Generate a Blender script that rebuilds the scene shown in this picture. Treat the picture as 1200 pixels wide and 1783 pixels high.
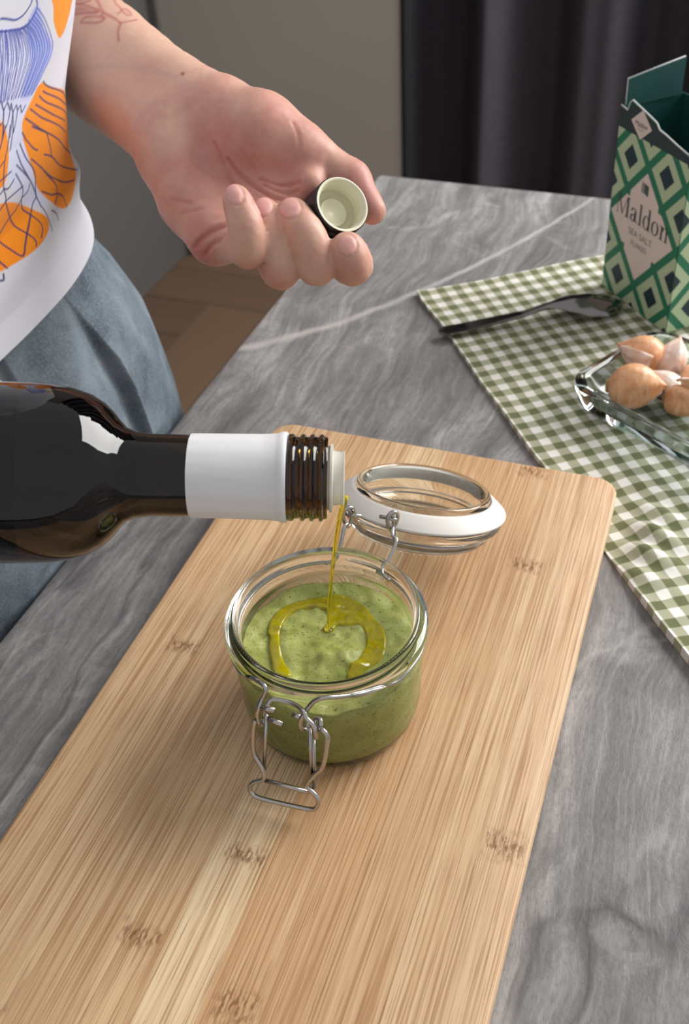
import bpy, bmesh, math, random
import numpy as np
from mathutils import Matrix, Vector
random.seed(4); rng = np.random.default_rng(7)
scene = bpy.context.scene
for o in list(bpy.data.objects): bpy.data.objects.remove(o)
COL = scene.collection

# ------------------------------------------------------------ camera, world, light, exposure
cd = bpy.data.cameras.new('camera'); cam = bpy.data.objects.new('camera', cd); COL.objects.link(cam)
cd.sensor_fit = 'VERTICAL'; cd.sensor_height = 36; cd.lens = 36.307; cd.clip_start = 0.01; cd.clip_end = 50
cam.matrix_world = Matrix.Translation((0, 0, 0.405)) @ Matrix([[0.9979358, 0.0642188, -0.0], [-0.0420865, 0.6540079, -0.7553161], [-0.0485055, 0.753757, 0.6553606]]).to_4x4()
cd.dof.use_dof = True; cd.dof.focus_distance = 0.455; cd.dof.aperture_fstop = 14
scene.camera = cam
world = bpy.data.worlds.new('room_light'); scene.world = world; world.use_nodes = True
world.node_tree.nodes['Background'].inputs[0].default_value = (0.96, 0.97, 1.0, 1)
world.node_tree.nodes['Background'].inputs[1].default_value = 0.50
def area(name, loc, target, sx, sy, power, col=(1, 1, 1)):
    l = bpy.data.lights.new(name, 'AREA'); l.shape = 'RECTANGLE'; l.size = sx; l.size_y = sy; l.energy = power; l.color = col
    o = bpy.data.objects.new(name, l); COL.objects.link(o); o.location = loc
    o.rotation_euler = (Vector(target) - Vector(loc)).to_track_quat('-Z', 'Y').to_euler(); return o
area('window_daylight', (1.60, 1.30, 1.00), (0.0, 0.40, 0.0), 1.4, 1.4, 72, (1.0, 0.985, 0.965))
vs = scene.view_settings
vs.view_transform = 'Standard'; vs.look = 'None'; vs.gamma = 1; vs.use_curve_mapping = False; vs.exposure = 0.12

# ------------------------------------------------------------ helpers
def lin(h):
    if isinstance(h, str):
        c = [int(h[i:i+2], 16)/255 for i in (0, 2, 4)]
    else: c = [v/255 for v in h]
    return tuple((v/12.92 if v <= .04045 else ((v+.055)/1.055)**2.4) for v in c) + (1.0,)
class NT:
    def __init__(s, name):
        s.m = bpy.data.materials.new(name); s.m.use_nodes = True; s.t = s.m.node_tree
        s.b = s.t.nodes['Principled BSDF']; s.out = s.t.nodes['Material Output']
    def n(s, typ, ins=None, **props):
        x = s.t.nodes.new(typ)
        for k, v in props.items(): setattr(x, k, v)
        for k, v in (ins or {}).items():
            if isinstance(v, bpy.types.NodeSocket): s.t.links.new(v, x.inputs[k])
            else: x.inputs[k].default_value = v
        return x
    def math(s, op, a, b=0.0, c=0.0, clamp=False):
        return s.n('ShaderNodeMath', {0: a, 1: b, 2: c}, operation=op, use_clamp=clamp).outputs[0]
    def coord(s, which='Object', scale=(1, 1, 1), rot=(0, 0, 0), loc=(0, 0, 0)):
        c = s.n('ShaderNodeTexCoord').outputs[which]
        return s.n('ShaderNodeMapping', {'Vector': c, 'Location': loc, 'Rotation': rot, 'Scale': scale}).outputs[0]
    def noise(s, vec, scale, detail=4, rough=.5, dist=0, out=0):
        return s.n('ShaderNodeTexNoise', {'Vector': vec, 'Scale': scale, 'Detail': detail, 'Roughness': rough, 'Distortion': dist}).outputs[out]
    def ramp(s, fac, stops):
        r = s.n('ShaderNodeValToRGB', {0: fac}); e = r.color_ramp.elements
        while len(e) < len(stops): e.new(.5)
        for k, (p, c) in zip(e, stops):
            k.position = p; k.color = c if isinstance(c, tuple) and len(c) == 4 else ((c,)*3 + (1,))
        return r.outputs[0]
    def mix(s, fac, a, b, mode='MIX'):
        x = s.n('ShaderNodeMix', {0: fac}, data_type='RGBA', blend_type=mode)
        for i, v in ((6, a), (7, b)):
            if isinstance(v, bpy.types.NodeSocket): s.t.links.new(v, x.inputs[i])
            else: x.inputs[i].default_value = v
        return x.outputs[2]
    def set(s, **kw):
        for k, v in kw.items():
            k = {'color': 'Base Color', 'rough': 'Roughness', 'metal': 'Metallic', 'trans': 'Transmission Weight', 'ior': 'IOR', 'spec': 'Specular IOR Level', 'sss': 'Subsurface Weight', 'sheen': 'Sheen Weight', 'coat': 'Coat Weight', 'normal': 'Normal', 'alpha': 'Alpha'}[k]
            if isinstance(v, bpy.types.NodeSocket): s.t.links.new(v, s.b.inputs[k])
            else: s.b.inputs[k].default_value = v
        return s
    def bump(s, h, strength=.3, dist=.001):
        s.set(normal=s.n('ShaderNodeBump', {'Height': h, 'Strength': strength, 'Distance': dist}).outputs[0]); return s
MAT = {}
def simple(name, color, rough=.5, metal=0, **kw):
    t = NT(name).set(color=lin(color) if not (isinstance(color, tuple) and len(color) == 4) else color, rough=rough, metal=metal, **kw)
    MAT[name] = t.m; return t

def new_obj(name, verts, faces, mat, parent=None, smooth=True, sharp=None, local=False, mats=None, mi=None):
    """one mesh object; verts in world space unless local"""
    v = np.asarray(verts, float).reshape(-1, 3)
    if parent is not None and not local:
        r = parent
        while r.parent is not None: r = r.parent
        v = v - np.array(r.location)
    me = bpy.data.meshes.new(name); me.from_pydata(v.tolist(), [], [tuple(int(i) for i in f) for f in faces]); me.update()
    if smooth: me.polygons.foreach_set('use_smooth', np.ones(len(me.polygons), bool))
    if smooth and sharp: me.set_sharp_from_angle(angle=math.radians(sharp))
    for m in (mats or [mat]): me.materials.append(MAT[m] if isinstance(m, str) else m)
    if mi is not None: me.polygons.foreach_set('material_index', np.array(mi, np.int32))
    o = bpy.data.objects.new(name, me); COL.objects.link(o)
    if parent is not None: o.parent = parent
    return o
def tag(o, label=None, cat=None, group=None, kind=None):
    for k, v in (('label', label), ('category', cat), ('group', group), ('kind', kind)):
        if v: o[k] = v
    return o
def thing(name, loc, label, cat, group=None, rotz=0.0):
    o = bpy.data.objects.new(name, None); COL.objects.link(o); o.empty_display_size = .02
    o.location = loc; o.rotation_euler = (0, 0, rotz); return tag(o, label, cat, group)
def frame(axis, ref=(0, 0, 1)):
    a = np.array(axis, float); a /= np.linalg.norm(a); r = np.array(ref, float)
    if abs(a @ r) > .98: r = np.array([1., 0, 0])
    x = np.cross(r, a); x /= np.linalg.norm(x); return x, np.cross(a, x), a
def lathe(prof, n=64, origin=(0, 0, 0), axis=(0, 0, 1), ref=(0, 1, 0)):
    x, y, a = frame(axis, ref); o = np.array(origin, float)
    t = np.linspace(0, 2*math.pi, n, endpoint=False); V = []; rows = []
    for r, z in prof:
        if r < 1e-7: rows.append([len(V)]); V.append(o + a*z)
        else:
            rows.append(list(range(len(V), len(V)+n)))
            V += [o + a*z + r*(math.cos(k)*x + math.sin(k)*y) for k in t]
    F = []
    for A, B in zip(rows, rows[1:]):
        for i in range(n):
            j = (i+1) % n
            if len(A) == 1 and len(B) == 1: continue
            if len(A) == 1: F.append((A[0], B[j], B[i])[::-1] if False else (A[0], B[i], B[j])[::-1])
            elif len(B) == 1: F.append((A[i], A[j], B[0]))
            else: F.append((A[i], A[j], B[j], B[i]))
    return np.array(V), F
def catmull(pts, sub=6, closed=False):
    p = np.array(pts, float); n = len(p); out = []
    seg = n if closed else n-1
    for i in range(seg):
        g = (lambda k: p[k % n]) if closed else (lambda k: p[min(max(k, 0), n-1)])
        a, b, c, d = g(i-1), g(i), g(i+1), g(i+2)
        for k in range(sub):
            t = k/sub
            out.append(.5*((2*b) + (c-a)*t + (2*a-5*b+4*c-d)*t*t + (3*b-a-3*c+d)*t**3))
    if not closed: out.append(p[-1])
    return np.array(out)
def tube(pts, r, n=10, closed=False, cap=True):
    p = np.array(pts, float); m = len(p); rr = np.broadcast_to(np.asarray(r, float), (m,))
    tg = np.gradient(p, axis=0) if not closed else np.roll(p, -1, 0) - np.roll(p, 1, 0)
    tg /= np.linalg.norm(tg, axis=1)[:, None] + 1e-12
    u = np.cross(tg[0], [0.3, .5, .8]); u /= np.linalg.norm(u); V = []; F = []
    for i in range(m):
        u = u - tg[i]*(u @ tg[i]); u /= np.linalg.norm(u); w = np.cross(tg[i], u)
        for k in range(n):
            a = 2*math.pi*k/n; V.append(p[i] + rr[i]*(math.cos(a)*u + math.sin(a)*w))
    for i in range(m if closed else m-1):
        j = (i+1) % m
        for k in range(n): F.append((i*n+k, i*n+(k+1) % n, j*n+(k+1) % n, j*n+k))
    if cap and not closed: F.append(tuple(range(n))[::-1]); F.append(tuple(range((m-1)*n, m*n)))
    return np.array(V), F
def merge(*parts):
    V = []; F = []; o = 0
    for v, f in parts:
        V.append(np.asarray(v)); F += [tuple(i+o for i in q) for q in f]; o += len(v)
    return np.concatenate(V), F
def loops(ls, cap0=True, cap1=True):
    n = len(ls[0]); V = np.concatenate([np.asarray(l, float) for l in ls]); F = []
    for i in range(len(ls)-1):
        for k in range(n): F.append((i*n+k, i*n+(k+1) % n, (i+1)*n+(k+1) % n, (i+1)*n+k))
    if cap0: F.append(tuple(range(n))[::-1])
    if cap1: F.append(tuple(range((len(ls)-1)*n, len(ls)*n)))
    return V, F
def rrect(w, h, r, n=6, rs=None):
    """rounded rectangle centred on 0; rs = four radii (++, -+, --, +-)"""
    rs = rs or [r]*4; out = []
    for (sx, sy), q, a0 in zip(((1, 1), (-1, 1), (-1, -1), (1, -1)), rs, (0, 90, 180, 270)):
        q = max(q, 1e-5); cx, cy = sx*(w/2-q), sy*(h/2-q)
        for k in range(n+1):
            a = math.radians(a0 + 90*k/n); out.append((cx+q*math.cos(a), cy+q*math.sin(a)))
    return np.array(out)
def z3(p2, z): return np.c_[p2, np.full(len(p2), z)]
def slab(w, h, z0, z1, r=.0, bev=.001, c=(0, 0), rs=None, n=5):
    def L(d, z): 
        rr = [max(q-d, 1e-5) for q in (rs or [r]*4)]
        return z3(rrect(w-2*d, h-2*d, 0, n, rr) + np.array(c), z)
    return loops([L(bev, z0), L(bev*.3, z0+bev*.3), L(0, z0+bev), L(0, z1-bev), L(bev*.3, z1-bev*.3), L(bev, z1)])
def add_uv(o, uv):
    l = o.data.uv_layers.new(name='UVMap'); idx = np.empty(len(o.data.loops), np.int32); o.data.loops.foreach_get('vertex_index', idx)
    l.data.foreach_set('uv', np.asarray(uv, np.float32)[idx].ravel())
def add_col(o, c, name='Col'):
    a = o.data.color_attributes.new(name, 'FLOAT_COLOR', 'POINT'); a.data.foreach_set('color', np.c_[c, np.ones(len(c))].astype(np.float32).ravel())
def vnoise(p, scale, seed=0):
    """cheap smooth value noise, vectorised"""
    q = np.asarray(p, float)*scale + seed*17.31; i = np.floor(q).astype(np.int64); f = q-i; f = f*f*(3-2*f); d = q.shape[1]; out = 0
    for c in range(2**d):
        b = np.array([(c >> k) & 1 for k in range(d)]); w = np.prod(np.where(b, f, 1-f), axis=1); j = i+b
        h = j[:, 0]*374761393 + j[:, 1]*668265263 + (j[:, 2]*2147483647 if d > 2 else 0) + seed*1013
        h = (h ^ (h >> 13))*1274126177; h = (h ^ (h >> 16)) & 0xffff
        out = out + w*(h/65535.)
    return out*2-1
B = math.radians(22.81); UX = np.array([math.cos(B), -math.sin(B)]); VX = np.array([math.sin(B), math.cos(B)])
def UVW(u, v, z): return np.array([*(UX*u + VX*v), z])      # table-aligned room axes to world
FLOOR = -.74

# ------------------------------------------------------------ materials
def mat_table():
    t = NT('grey_stone'); v = t.coord()
    sv = t.n('ShaderNodeMapping', {'Vector': v, 'Rotation': (0, 0, math.radians(-22)), 'Scale': (1, .16, 1)}).outputs[0]
    warp = t.noise(v, 5.5, 3, .55, 0, 1)
    wv = t.n('ShaderNodeVectorMath', {0: sv, 1: t.n('ShaderNodeVectorMath', {0: warp, 'Scale': .055}, operation='SCALE').outputs[0]}, operation='ADD').outputs[0]
    streak = t.noise(wv, 26, 8, .62, .6)
    fine = t.noise(wv, 120, 6, .7, .2)
    cloud = t.noise(v, 7, 5, .6, 1.2)
    base = t.ramp(t.math('ADD', t.math('MULTIPLY', streak, .62), t.math('MULTIPLY', cloud, .38)), [(.33, lin('605e5e')), (.44, lin('827f7e')), (.53, lin('9c9998')), (.64, lin('c0bdb9'))])
    base = t.mix(t.math('MULTIPLY', t.ramp(fine, [(.40, 1.), (.62, 0.)]), .45), base, lin('5e5c5c'), 'MIX')
    gv = t.n('ShaderNodeMapping', {'Vector': v, 'Rotation': (0, 0, math.radians(-22)), 'Scale': (1, .45, 1)}).outputs[0]
    grit = t.noise(gv, 520, 5, .7, .4)
    base = t.mix(t.math('MULTIPLY', t.ramp(grit, [(.40, 1.), (.52, 0.)]), .26), base, lin('5a5858'))
    hair = t.noise(t.n('ShaderNodeMapping', {'Vector': wv, 'Scale': (420, 40, 1)}).outputs[0], 1, 3, .6)
    base = t.mix(t.math('MULTIPLY', t.ramp(hair, [(.42, 1.), (.56, 0.)]), .20), base, lin('565454')); base = t.mix(t.math('MULTIPLY', t.ramp(hair, [(.56, 0.), (.68, 1.)]), .18), base, lin('b9b6b2'))
    # pale irregular blotches
    bl = t.noise(v, 19, 6, .62, 1.6); bl2 = t.noise(v, 3.2, 2)
    bm = t.math('MULTIPLY', t.ramp(bl, [(.56, 0.), (.63, 1.)]), t.ramp(bl2, [(.45, 0.), (.6, 1.)]))
    base = t.mix(t.math('MULTIPLY', bm, .45), base, lin('b5b2ae'))
    # dark flowing seams
    w = t.n('ShaderNodeTexNoise', {'Vector': wv, 'Scale': 11, 'Detail': 5, 'Roughness': .5, 'Distortion': .8}).outputs[0]
    seam = t.ramp(t.math('ABSOLUTE', t.math('SUBTRACT', w, .5)), [(0., 1.), (.03, 0.)])
    sy = t.n('ShaderNodeSeparateXYZ', {0: v}).outputs[1]
    base = t.mix(t.math('MULTIPLY', seam, t.n('ShaderNodeMapRange', {0: sy, 1: .35, 2: .6, 3: .6, 4: .12}).outputs[0]), base, lin('484646'))
    # the long pale vein across the far part: y = f(x) in table axes
    s = t.n('ShaderNodeSeparateXYZ', {0: v}); X, Y = s.outputs[0], s.outputs[1]
    xx = t.math('ADD', X, .316)
    f = t.math('ADD', t.math('ADD', t.math('MULTIPLY', xx, .70), t.math('MULTIPLY', t.math('MULTIPLY', xx, xx), 4.4)), .583)
    wob = t.math('MULTIPLY', t.math('SUBTRACT', t.noise(v, 40, 4), .5), .012)
    d = t.math('ABSOLUTE', t.math('ADD', t.math('SUBTRACT', Y, f), wob))
    vein = t.math('MULTIPLY', t.ramp(d, [(0., 1.), (.0030, .8), (.0065, 0.)]), t.ramp(X, [(0., 1.), (.02, 1.)]))
    base = t.mix(t.math('MULTIPLY', vein, t.math('MULTIPLY_ADD', t.noise(v, 30, 3), .8, .15)), base, lin('cfcac6'))
    # second faint vein near the cloth
    f2 = t.math('ADD', t.math('MULTIPLY', X, 1.15), .385)
    d2 = t.math('ABSOLUTE', t.math('ADD', t.math('SUBTRACT', Y, f2), t.math('MULTIPLY', t.math('SUBTRACT', t.noise(v, 30, 5), .5), .05)))
    base = t.mix(t.math('MULTIPLY', t.ramp(d2, [(0., 1.), (.006, 0.)]), t.math('MULTIPLY', t.ramp(Y, [(.30, 1.), (.5, 0.)]), .45)), base, lin('c4bfba'))
    t.set(color=base, rough=t.math('MULTIPLY_ADD', fine, .2, .36), spec=.4)
    h = t.math('ADD', t.math('MULTIPLY', grit, .6), t.math('ADD', t.math('MULTIPLY', streak, 1.2), t.math('MULTIPLY', seam, -.4)))
    t.bump(h, .42, .0010); MAT['grey_stone'] = t.m
mat_table()
NODES = [(-.0725, .4830, 1.0), (-.0600, .4030, .9), (-.0330, .2360, 1.3), (-.2130, .2960, .9), (-.1345, .1985, .8), (-.1600, .1530, .9), (-.1130, .1400, 1.3), (-.2040, .1060, 1.1)]
def mat_bamboo():
    t = NT('bamboo'); v = t.coord()
    tone = t.n('ShaderNodeObjectInfo').outputs['Color']
    g = t.n('ShaderNodeMapping', {'Vector': v, 'Scale': (1050, 9, 1)}).outputs[0]
    g2 = t.n('ShaderNodeMapping', {'Vector': v, 'Scale': (230, 2.2, 1)}).outputs[0]
    g3 = t.n('ShaderNodeMapping', {'Vector': v, 'Scale': (2000, 30, 1)}).outputs[0]
    a = t.noise(g, 1, 3, .6); b = t.noise(g2, 1, 3, .5); c = t.noise(g3, 1, 2, .5)
    k = t.mix(t.ramp(b, [(.36, 1.), (.64, 0.)]), tone, t.mix(.42, tone, lin('bd936a')))
    k = t.mix(t.math('MULTIPLY', t.ramp(a, [(.50, 0.), (.60, 1.)]), .62), k, lin('a2744a'))
    k = t.mix(t.math('MULTIPLY', t.ramp(a, [(.30, 1.), (.44, 0.)]), .40), k, lin('eedabb'))
    k = t.mix(t.math('MULTIPLY', t.ramp(c, [(.56, 0.), (.66, 1.)]), .5), k, lin('8f6140'))
    # bamboo nodes: small brown flecked patches
    tot = None
    cell = t.noise(t.n('ShaderNodeMapping', {'Vector': v, 'Scale': (620, 210, 1)}).outputs[0], 1, 2, .6)
    wv = t.n('ShaderNodeVectorMath', {0: v, 1: t.n('ShaderNodeVectorMath', {0: t.noise(v, 180, 2, .5, 0, 1), 'Scale': .006}, operation='SCALE').outputs[0]}, operation='ADD').outputs[0]
    for (x, y, s) in NODES:
        q = t.n('ShaderNodeVectorMath', {0: wv, 1: (x+.003, y+.003, 0)}, operation='SUBTRACT').outputs[0]
        q = t.n('ShaderNodeVectorMath', {0: t.n('ShaderNodeVectorMath', {0: q, 1: (1/.0098, 1/.0070/s, 0)}, operation='MULTIPLY').outputs[0]}, operation='ABSOLUTE').outputs[0]
        q = t.n('ShaderNodeSeparateXYZ', {0: q}); q = t.math('MAXIMUM', t.math('POWER', q.outputs[0], 3.), q.outputs[1])
        q = t.ramp(q, [(.25, 1.), (1., 0.)]); tot = q if tot is None else t.math('MAXIMUM', tot, q)
    nm = t.math('MULTIPLY', tot, t.ramp(cell, [(.46, .10), (.58, 1.)]))
    k = t.mix(t.math('MULTIPLY', nm, .8), k, lin('7d5130'))
    # knife scratches: pale thin lines
    sc = t.n('ShaderNodeTexNoise', {'Vector': t.n('ShaderNodeMapping', {'Vector': v, 'Rotation': (0, 0, 1.05), 'Scale': (900, 9, 1)}).outputs[0], 'Scale': 1, 'Detail': 1}).outputs[0]
    k = t.mix(t.math('MULTIPLY', t.ramp(sc, [(.74, 0.), (.80, 1.)]), .35), k, lin('f0dcb8'))
    t.set(color=k, rough=.52, spec=.35)
    t.bump(t.math('ADD', t.math('MULTIPLY', a, .6), t.math('MULTIPLY', c, .5)), .16, .0004); MAT['bamboo'] = t.m
mat_bamboo()
def mat_gingham():
    t = NT('gingham'); uv = t.coord('UV')
    wv = t.n('ShaderNodeVectorMath', {0: uv, 1: t.n('ShaderNodeVectorMath', {0: t.noise(uv, 35, 2, .5, 0, 1), 'Scale': .0028}, operation='SCALE').outputs[0]}, operation='ADD').outputs[0]
    jit = t.n('ShaderNodeVectorMath', {0: wv, 1: t.n('ShaderNodeVectorMath', {0: t.noise(uv, 1500, 1, .5, 0, 1), 'Scale': .0007}, operation='SCALE').outputs[0]}, operation='ADD').outputs[0]
    s = t.n('ShaderNodeSeparateXYZ', {0: jit})
    def band(x): return t.ramp(t.math('PINGPONG', t.math('DIVIDE', x, .0132), .5), [(.225, 0.), (.275, 1.)])
    a, b = band(s.outputs[0]), band(s.outputs[1])
    ab = t.math('MULTIPLY', t.math('ADD', a, b), .5)
    # the single-colour squares show mixed threads
    s2 = t.n('ShaderNodeSeparateXYZ', {0: uv})
    th = t.math('MULTIPLY', t.math('ADD', t.math('SINE', t.math('MULTIPLY', s2.outputs[0], 9000.)), t.math('SINE', t.math('MULTIPLY', s2.outputs[1], 9000.))), .5)
    col = t.ramp(ab, [(0., lin('e6e3dc')), (.5, lin('a3a286')), (1., lin('596030'))])
    col = t.mix(t.math('MULTIPLY', t.math('ABSOLUTE', th), .12), col, lin('f0ece2'))
    t.set(color=col, rough=.9, sheen=.15, spec=.2)
    t.bump(t.math('ADD', t.math('MULTIPLY', th, .4), t.noise(uv, 900, 3)), .35, .0005); MAT['gingham'] = t.m
mat_gingham()
def mat_wood_floor():
    t = NT('oak_floor'); v = t.coord(scale=(40, 3, 1)); r = t.n('ShaderNodeObjectInfo').outputs['Random']
    c = t.mix(t.noise(v, 1, 5, .6, .4), lin('6f5846'), lin('584436'))
    c = t.mix(t.math('MULTIPLY', r, .6), c, lin('846952'))
    t.set(color=c, rough=.5); MAT['oak_floor'] = t.m
mat_wood_floor()
def mat_noise(name, c1, c2, scale, rough=.6, bump=0, bscale=None, metal=0, dist=.001, **kw):
    t = NT(name); v = t.coord(); n = t.noise(v, scale, 4)
    t.set(color=t.mix(n, lin(c1), lin(c2)), rough=rough, metal=metal, **kw)
    if bump: t.bump(t.noise(v, bscale or scale*4, 3), bump, dist)
    MAT[name] = t.m; return t
mat_noise('wall_paint', 'bfb7ac', 'b3aba0', 3, .75, .05, 200)
mat_noise('cabinet_grey', '676462', '5c5956', 2, .55)
mat_noise('curtain_cloth', '545157', '47444a', 60, .95, .1, 900, spec=.1)
simple('dark_recess', '17161a', .9)
simple('floor_base', '4c3d31', .8)
simple('table_leg', '2a2a2c', .5)
def glass(name, color=(1, 1, 1, 1), rough=0.0, ior=1.5, **kw):
    t = NT(name).set(color=color, rough=rough, trans=1.0, ior=ior, **kw); MAT[name] = t.m; return t
glass('clear_glass', (.97, .99, .975, 1), .0, 1.48)
glass('dish_glass', (.86, .96, .965, 1), .0, 1.5)
glass('amber_glass', (.020, .0085, .003, 1), .015, 1.5)
glass('finish_glass', (.22, .12, .02, 1), .02, 1.5)
glass('oil_stream', (.93, .80, .10, 1), .0, 1.4)
def mat_oil():
    t = NT('oil_pool'); v = t.coord(); n = t.noise(v, 260, 3, .5, .5)
    t.set(color=t.mix(t.ramp(n, [(.35, 0.), (.7, 1.)]), lin('bdae02'), lin('9c9002')), rough=.06, trans=.15, ior=1.47, spec=.6); MAT['oil_pool'] = t.m
mat_oil()
def mat_sauce():
    t = NT('green_sauce'); v = t.coord()
    n = t.noise(v, 90, 5, .6, .8); f = t.noise(v, 900, 2, .5); f2 = t.noise(v, 420, 2, .6, .5)
    c = t.mix(t.ramp(n, [(.35, 0.), (.68, 1.)]), lin('989f4a'), lin('b3b768'))
    c = t.mix(t.math('MULTIPLY', t.ramp(f, [(.62, 0.), (.70, 1.)]), .8), c, lin('3f4a1f'))
    c = t.mix(t.math('MULTIPLY', t.ramp(f2, [(.66, 0.), (.72, 1.)]), .55), c, lin('4d5a27'))
    t.set(color=c, rough=.36, sss=.12, spec=.45); t.b.inputs['Subsurface Radius'].default_value = (.6, 1., .3); t.b.inputs['Subsurface Scale'].default_value = .003
    t.bump(t.math('ADD', t.noise(v, 500, 4, .6), t.math('MULTIPLY', n, 1.)), .25, .0012); MAT['green_sauce'] = t.m
mat_sauce()
simple('steel_wire', 'b9b6b2', .22, 1.0)
def mat_spoon():
    simple('spoon_steel', '8a8684', .16, 1.0)
mat_spoon()
simple('gasket_white', 'd9d5cd', .5, spec=.3)
mat_noise('sleeve_white', 'e4e3e3', 'dcdbdc', 60, .42, .12, 160)
simple('pourer_plastic', 'f1efe2', .3, trans=.35)
simple('cap_black', '141416', .38)
simple('cap_lining', 'e4e0c4', .32)
simple('label_cream', 'e6dfcf', .6)
simple('card_dark', '2b3a3c', .55); simple('card_inner', '0f4a45', .6); simple('card_green', '1e7656', .5); simple('card_sage', 'b7c9a4', .5)
simple('card_navy', '16303a', .5); simple('card_pink', 'e3d2c8', .5); simple('ink_grey', '4d5558', .6); simple('ink_light', '8b9189', .6); simple('card_edge', 'd5d8d6', .8); simple('card_side', 'a9bb98', .6)

# ------------------------------------------------------------ the setting
fl = new_obj('floor', *slab(6, 6, -.06, 0, 0, .002), 'floor_base', local=True, smooth=False)
fl.location = UVW(0, 0.6, FLOOR-.012); fl.rotation_euler = (0, 0, -B); tag(fl, 'brown oak herringbone floor beyond the table', kind='structure')
L_, W_ = .56, .14
pv, pf = slab(W_-.002, L_-.002, 0, .012, 0, .0015, n=1); pm = None
for i in range(-14, 18):
    for j in range(-4, 5):
        for hv in (0, 1):
            if hv == 0: cu, cv, r = i*W_ + W_/2 + 2*L_*j, i*W_ + L_/2, 0.0
            else: cu, cv, r = (i+1)*W_ + L_/2 + 2*L_*j, i*W_ + W_/2, math.pi/2
            cu -= .07; cv -= .03
            if not (-1.4 < cu < .4 and .1 < cv < 2.1): continue
            if pm is None:
                o = new_obj('plank', pv, pf, 'oak_floor', fl, smooth=False, local=True); pm = o.data
            else:
                o = bpy.data.objects.new('plank', pm); COL.objects.link(o); o.parent = fl
            o.location = (cu, cv-.6, 0); o.rotation_euler = (0, 0, r)
def room_box(name, u0, u1, v0, v1, z0, z1, mat, label=None):
    V, F = slab(u1-u0, v1-v0, 0, z1-z0, 0, .003, n=1)
    o = new_obj(name, V, F, mat, local=True, smooth=False); o.location = UVW((u0+u1)/2, (v0+v1)/2, z0); o.rotation_euler = (0, 0, -B)
    return tag(o, label, kind='structure')
room_box('wall_left', -1.31, -1.205, -1.2, 2.14, FLOOR, 1.7, 'cabinet_grey', 'dark grey flush wall at the left')
room_box('wall_back', -1.205, -.66, 2.0, 2.025, FLOOR, 1.7, 'wall_paint', 'warm grey wall panel behind the hand')
room_box('wall_far', -1.205, 2.4, 2.30, 2.36, FLOOR, 1.7, 'dark_recess', 'dark wall behind the curtain')
room_box('end_darkener', -.6598, -.652, 1.998, 2.03, FLOOR, 1.7, 'dark_recess', 'thin black strip added to darken the lit end of the wall panel')  # added strip: its black colour hides the light on the panel's end face
room_box('trim_1', -1.204, -1.186, 1.990, 1.9995, FLOOR, 1.7, 'cabinet_grey', 'narrow grey upright trim in the wall corner')
# curtain: heavy folds
cu = np.linspace(-.80, .55, 280); zz = np.linspace(FLOOR+.01, 1.65, 14); V = []; 
def fold(u):
    ph = (u+.655); w = .205
    return 2.14 + .050*np.cos(2*math.pi*(ph-.25)/w*.98 + .35*np.sin(ph*9)) + .010*np.cos(ph*71)
for th in (0, .004):
    for z in zz:
        k = (z-FLOOR)/2.4
        for u in cu: V.append(UVW(u + .006*math.sin(z*2+u*8), float(fold(u)) - .01*k*math.sin(u*30) + th, z))
n, m = len(cu), len(zz); F = []
for i in range(m-1):
    for j in range(n-1):
        a = i*n+j; F.append((a, a+1, a+n+1, a+n)); b = a+n*m; F.append((b, b+n, b+n+1, b+1))
for j in range(n-1): F.append((j, n*m+j, n*m+j+1, j+1)); a = (m-1)*n+j; F.append((a, a+1, n*m+a+1, n*m+a))
for i in range(m-1):
    for a, s in ((i*n, 1), (i*n+n-1, -1)): F.append((a, a+n, n*m+a+n, n*m+a)[::s])
cur = new_obj('curtain', V, F, 'curtain_cloth'); tag(cur, 'charcoal floor-length curtain hanging in soft folds behind the table', 'curtain')

# ------------------------------------------------------------ table
tb = thing('dining_table', (0, 0, FLOOR), 'table with a grey veined stone-look top carrying the cutting board', 'table', rotz=-B)
U0, U1, V0, V1 = -.3205, 1.15, -.22, .9005
tt = new_obj('tabletop', *slab(U1-U0, V1-V0, -.022, 0, .006, .0014, c=((U0+U1)/2, (V0+V1)/2), n=6), 'grey_stone', tb, local=True, sharp=40)
tt.location = (0, 0, -FLOOR)
for u in (U0+.13, U1-.09):
    for v in (V0+.09, V1-.09):
        new_obj('leg', *slab(.055, .055, 0, -FLOOR-.022, .006, .003, c=(u, v)), 'table_leg', tb, local=True, sharp=40)
for v in (V0+.09, V1-.09): new_obj('apron', *slab(U1-U0-.28, .02, -FLOOR-.09, -FLOOR-.022, .002, .001, c=((U0+.13+U1-.09)/2, v)), 'table_leg', tb, local=True, sharp=40)

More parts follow.
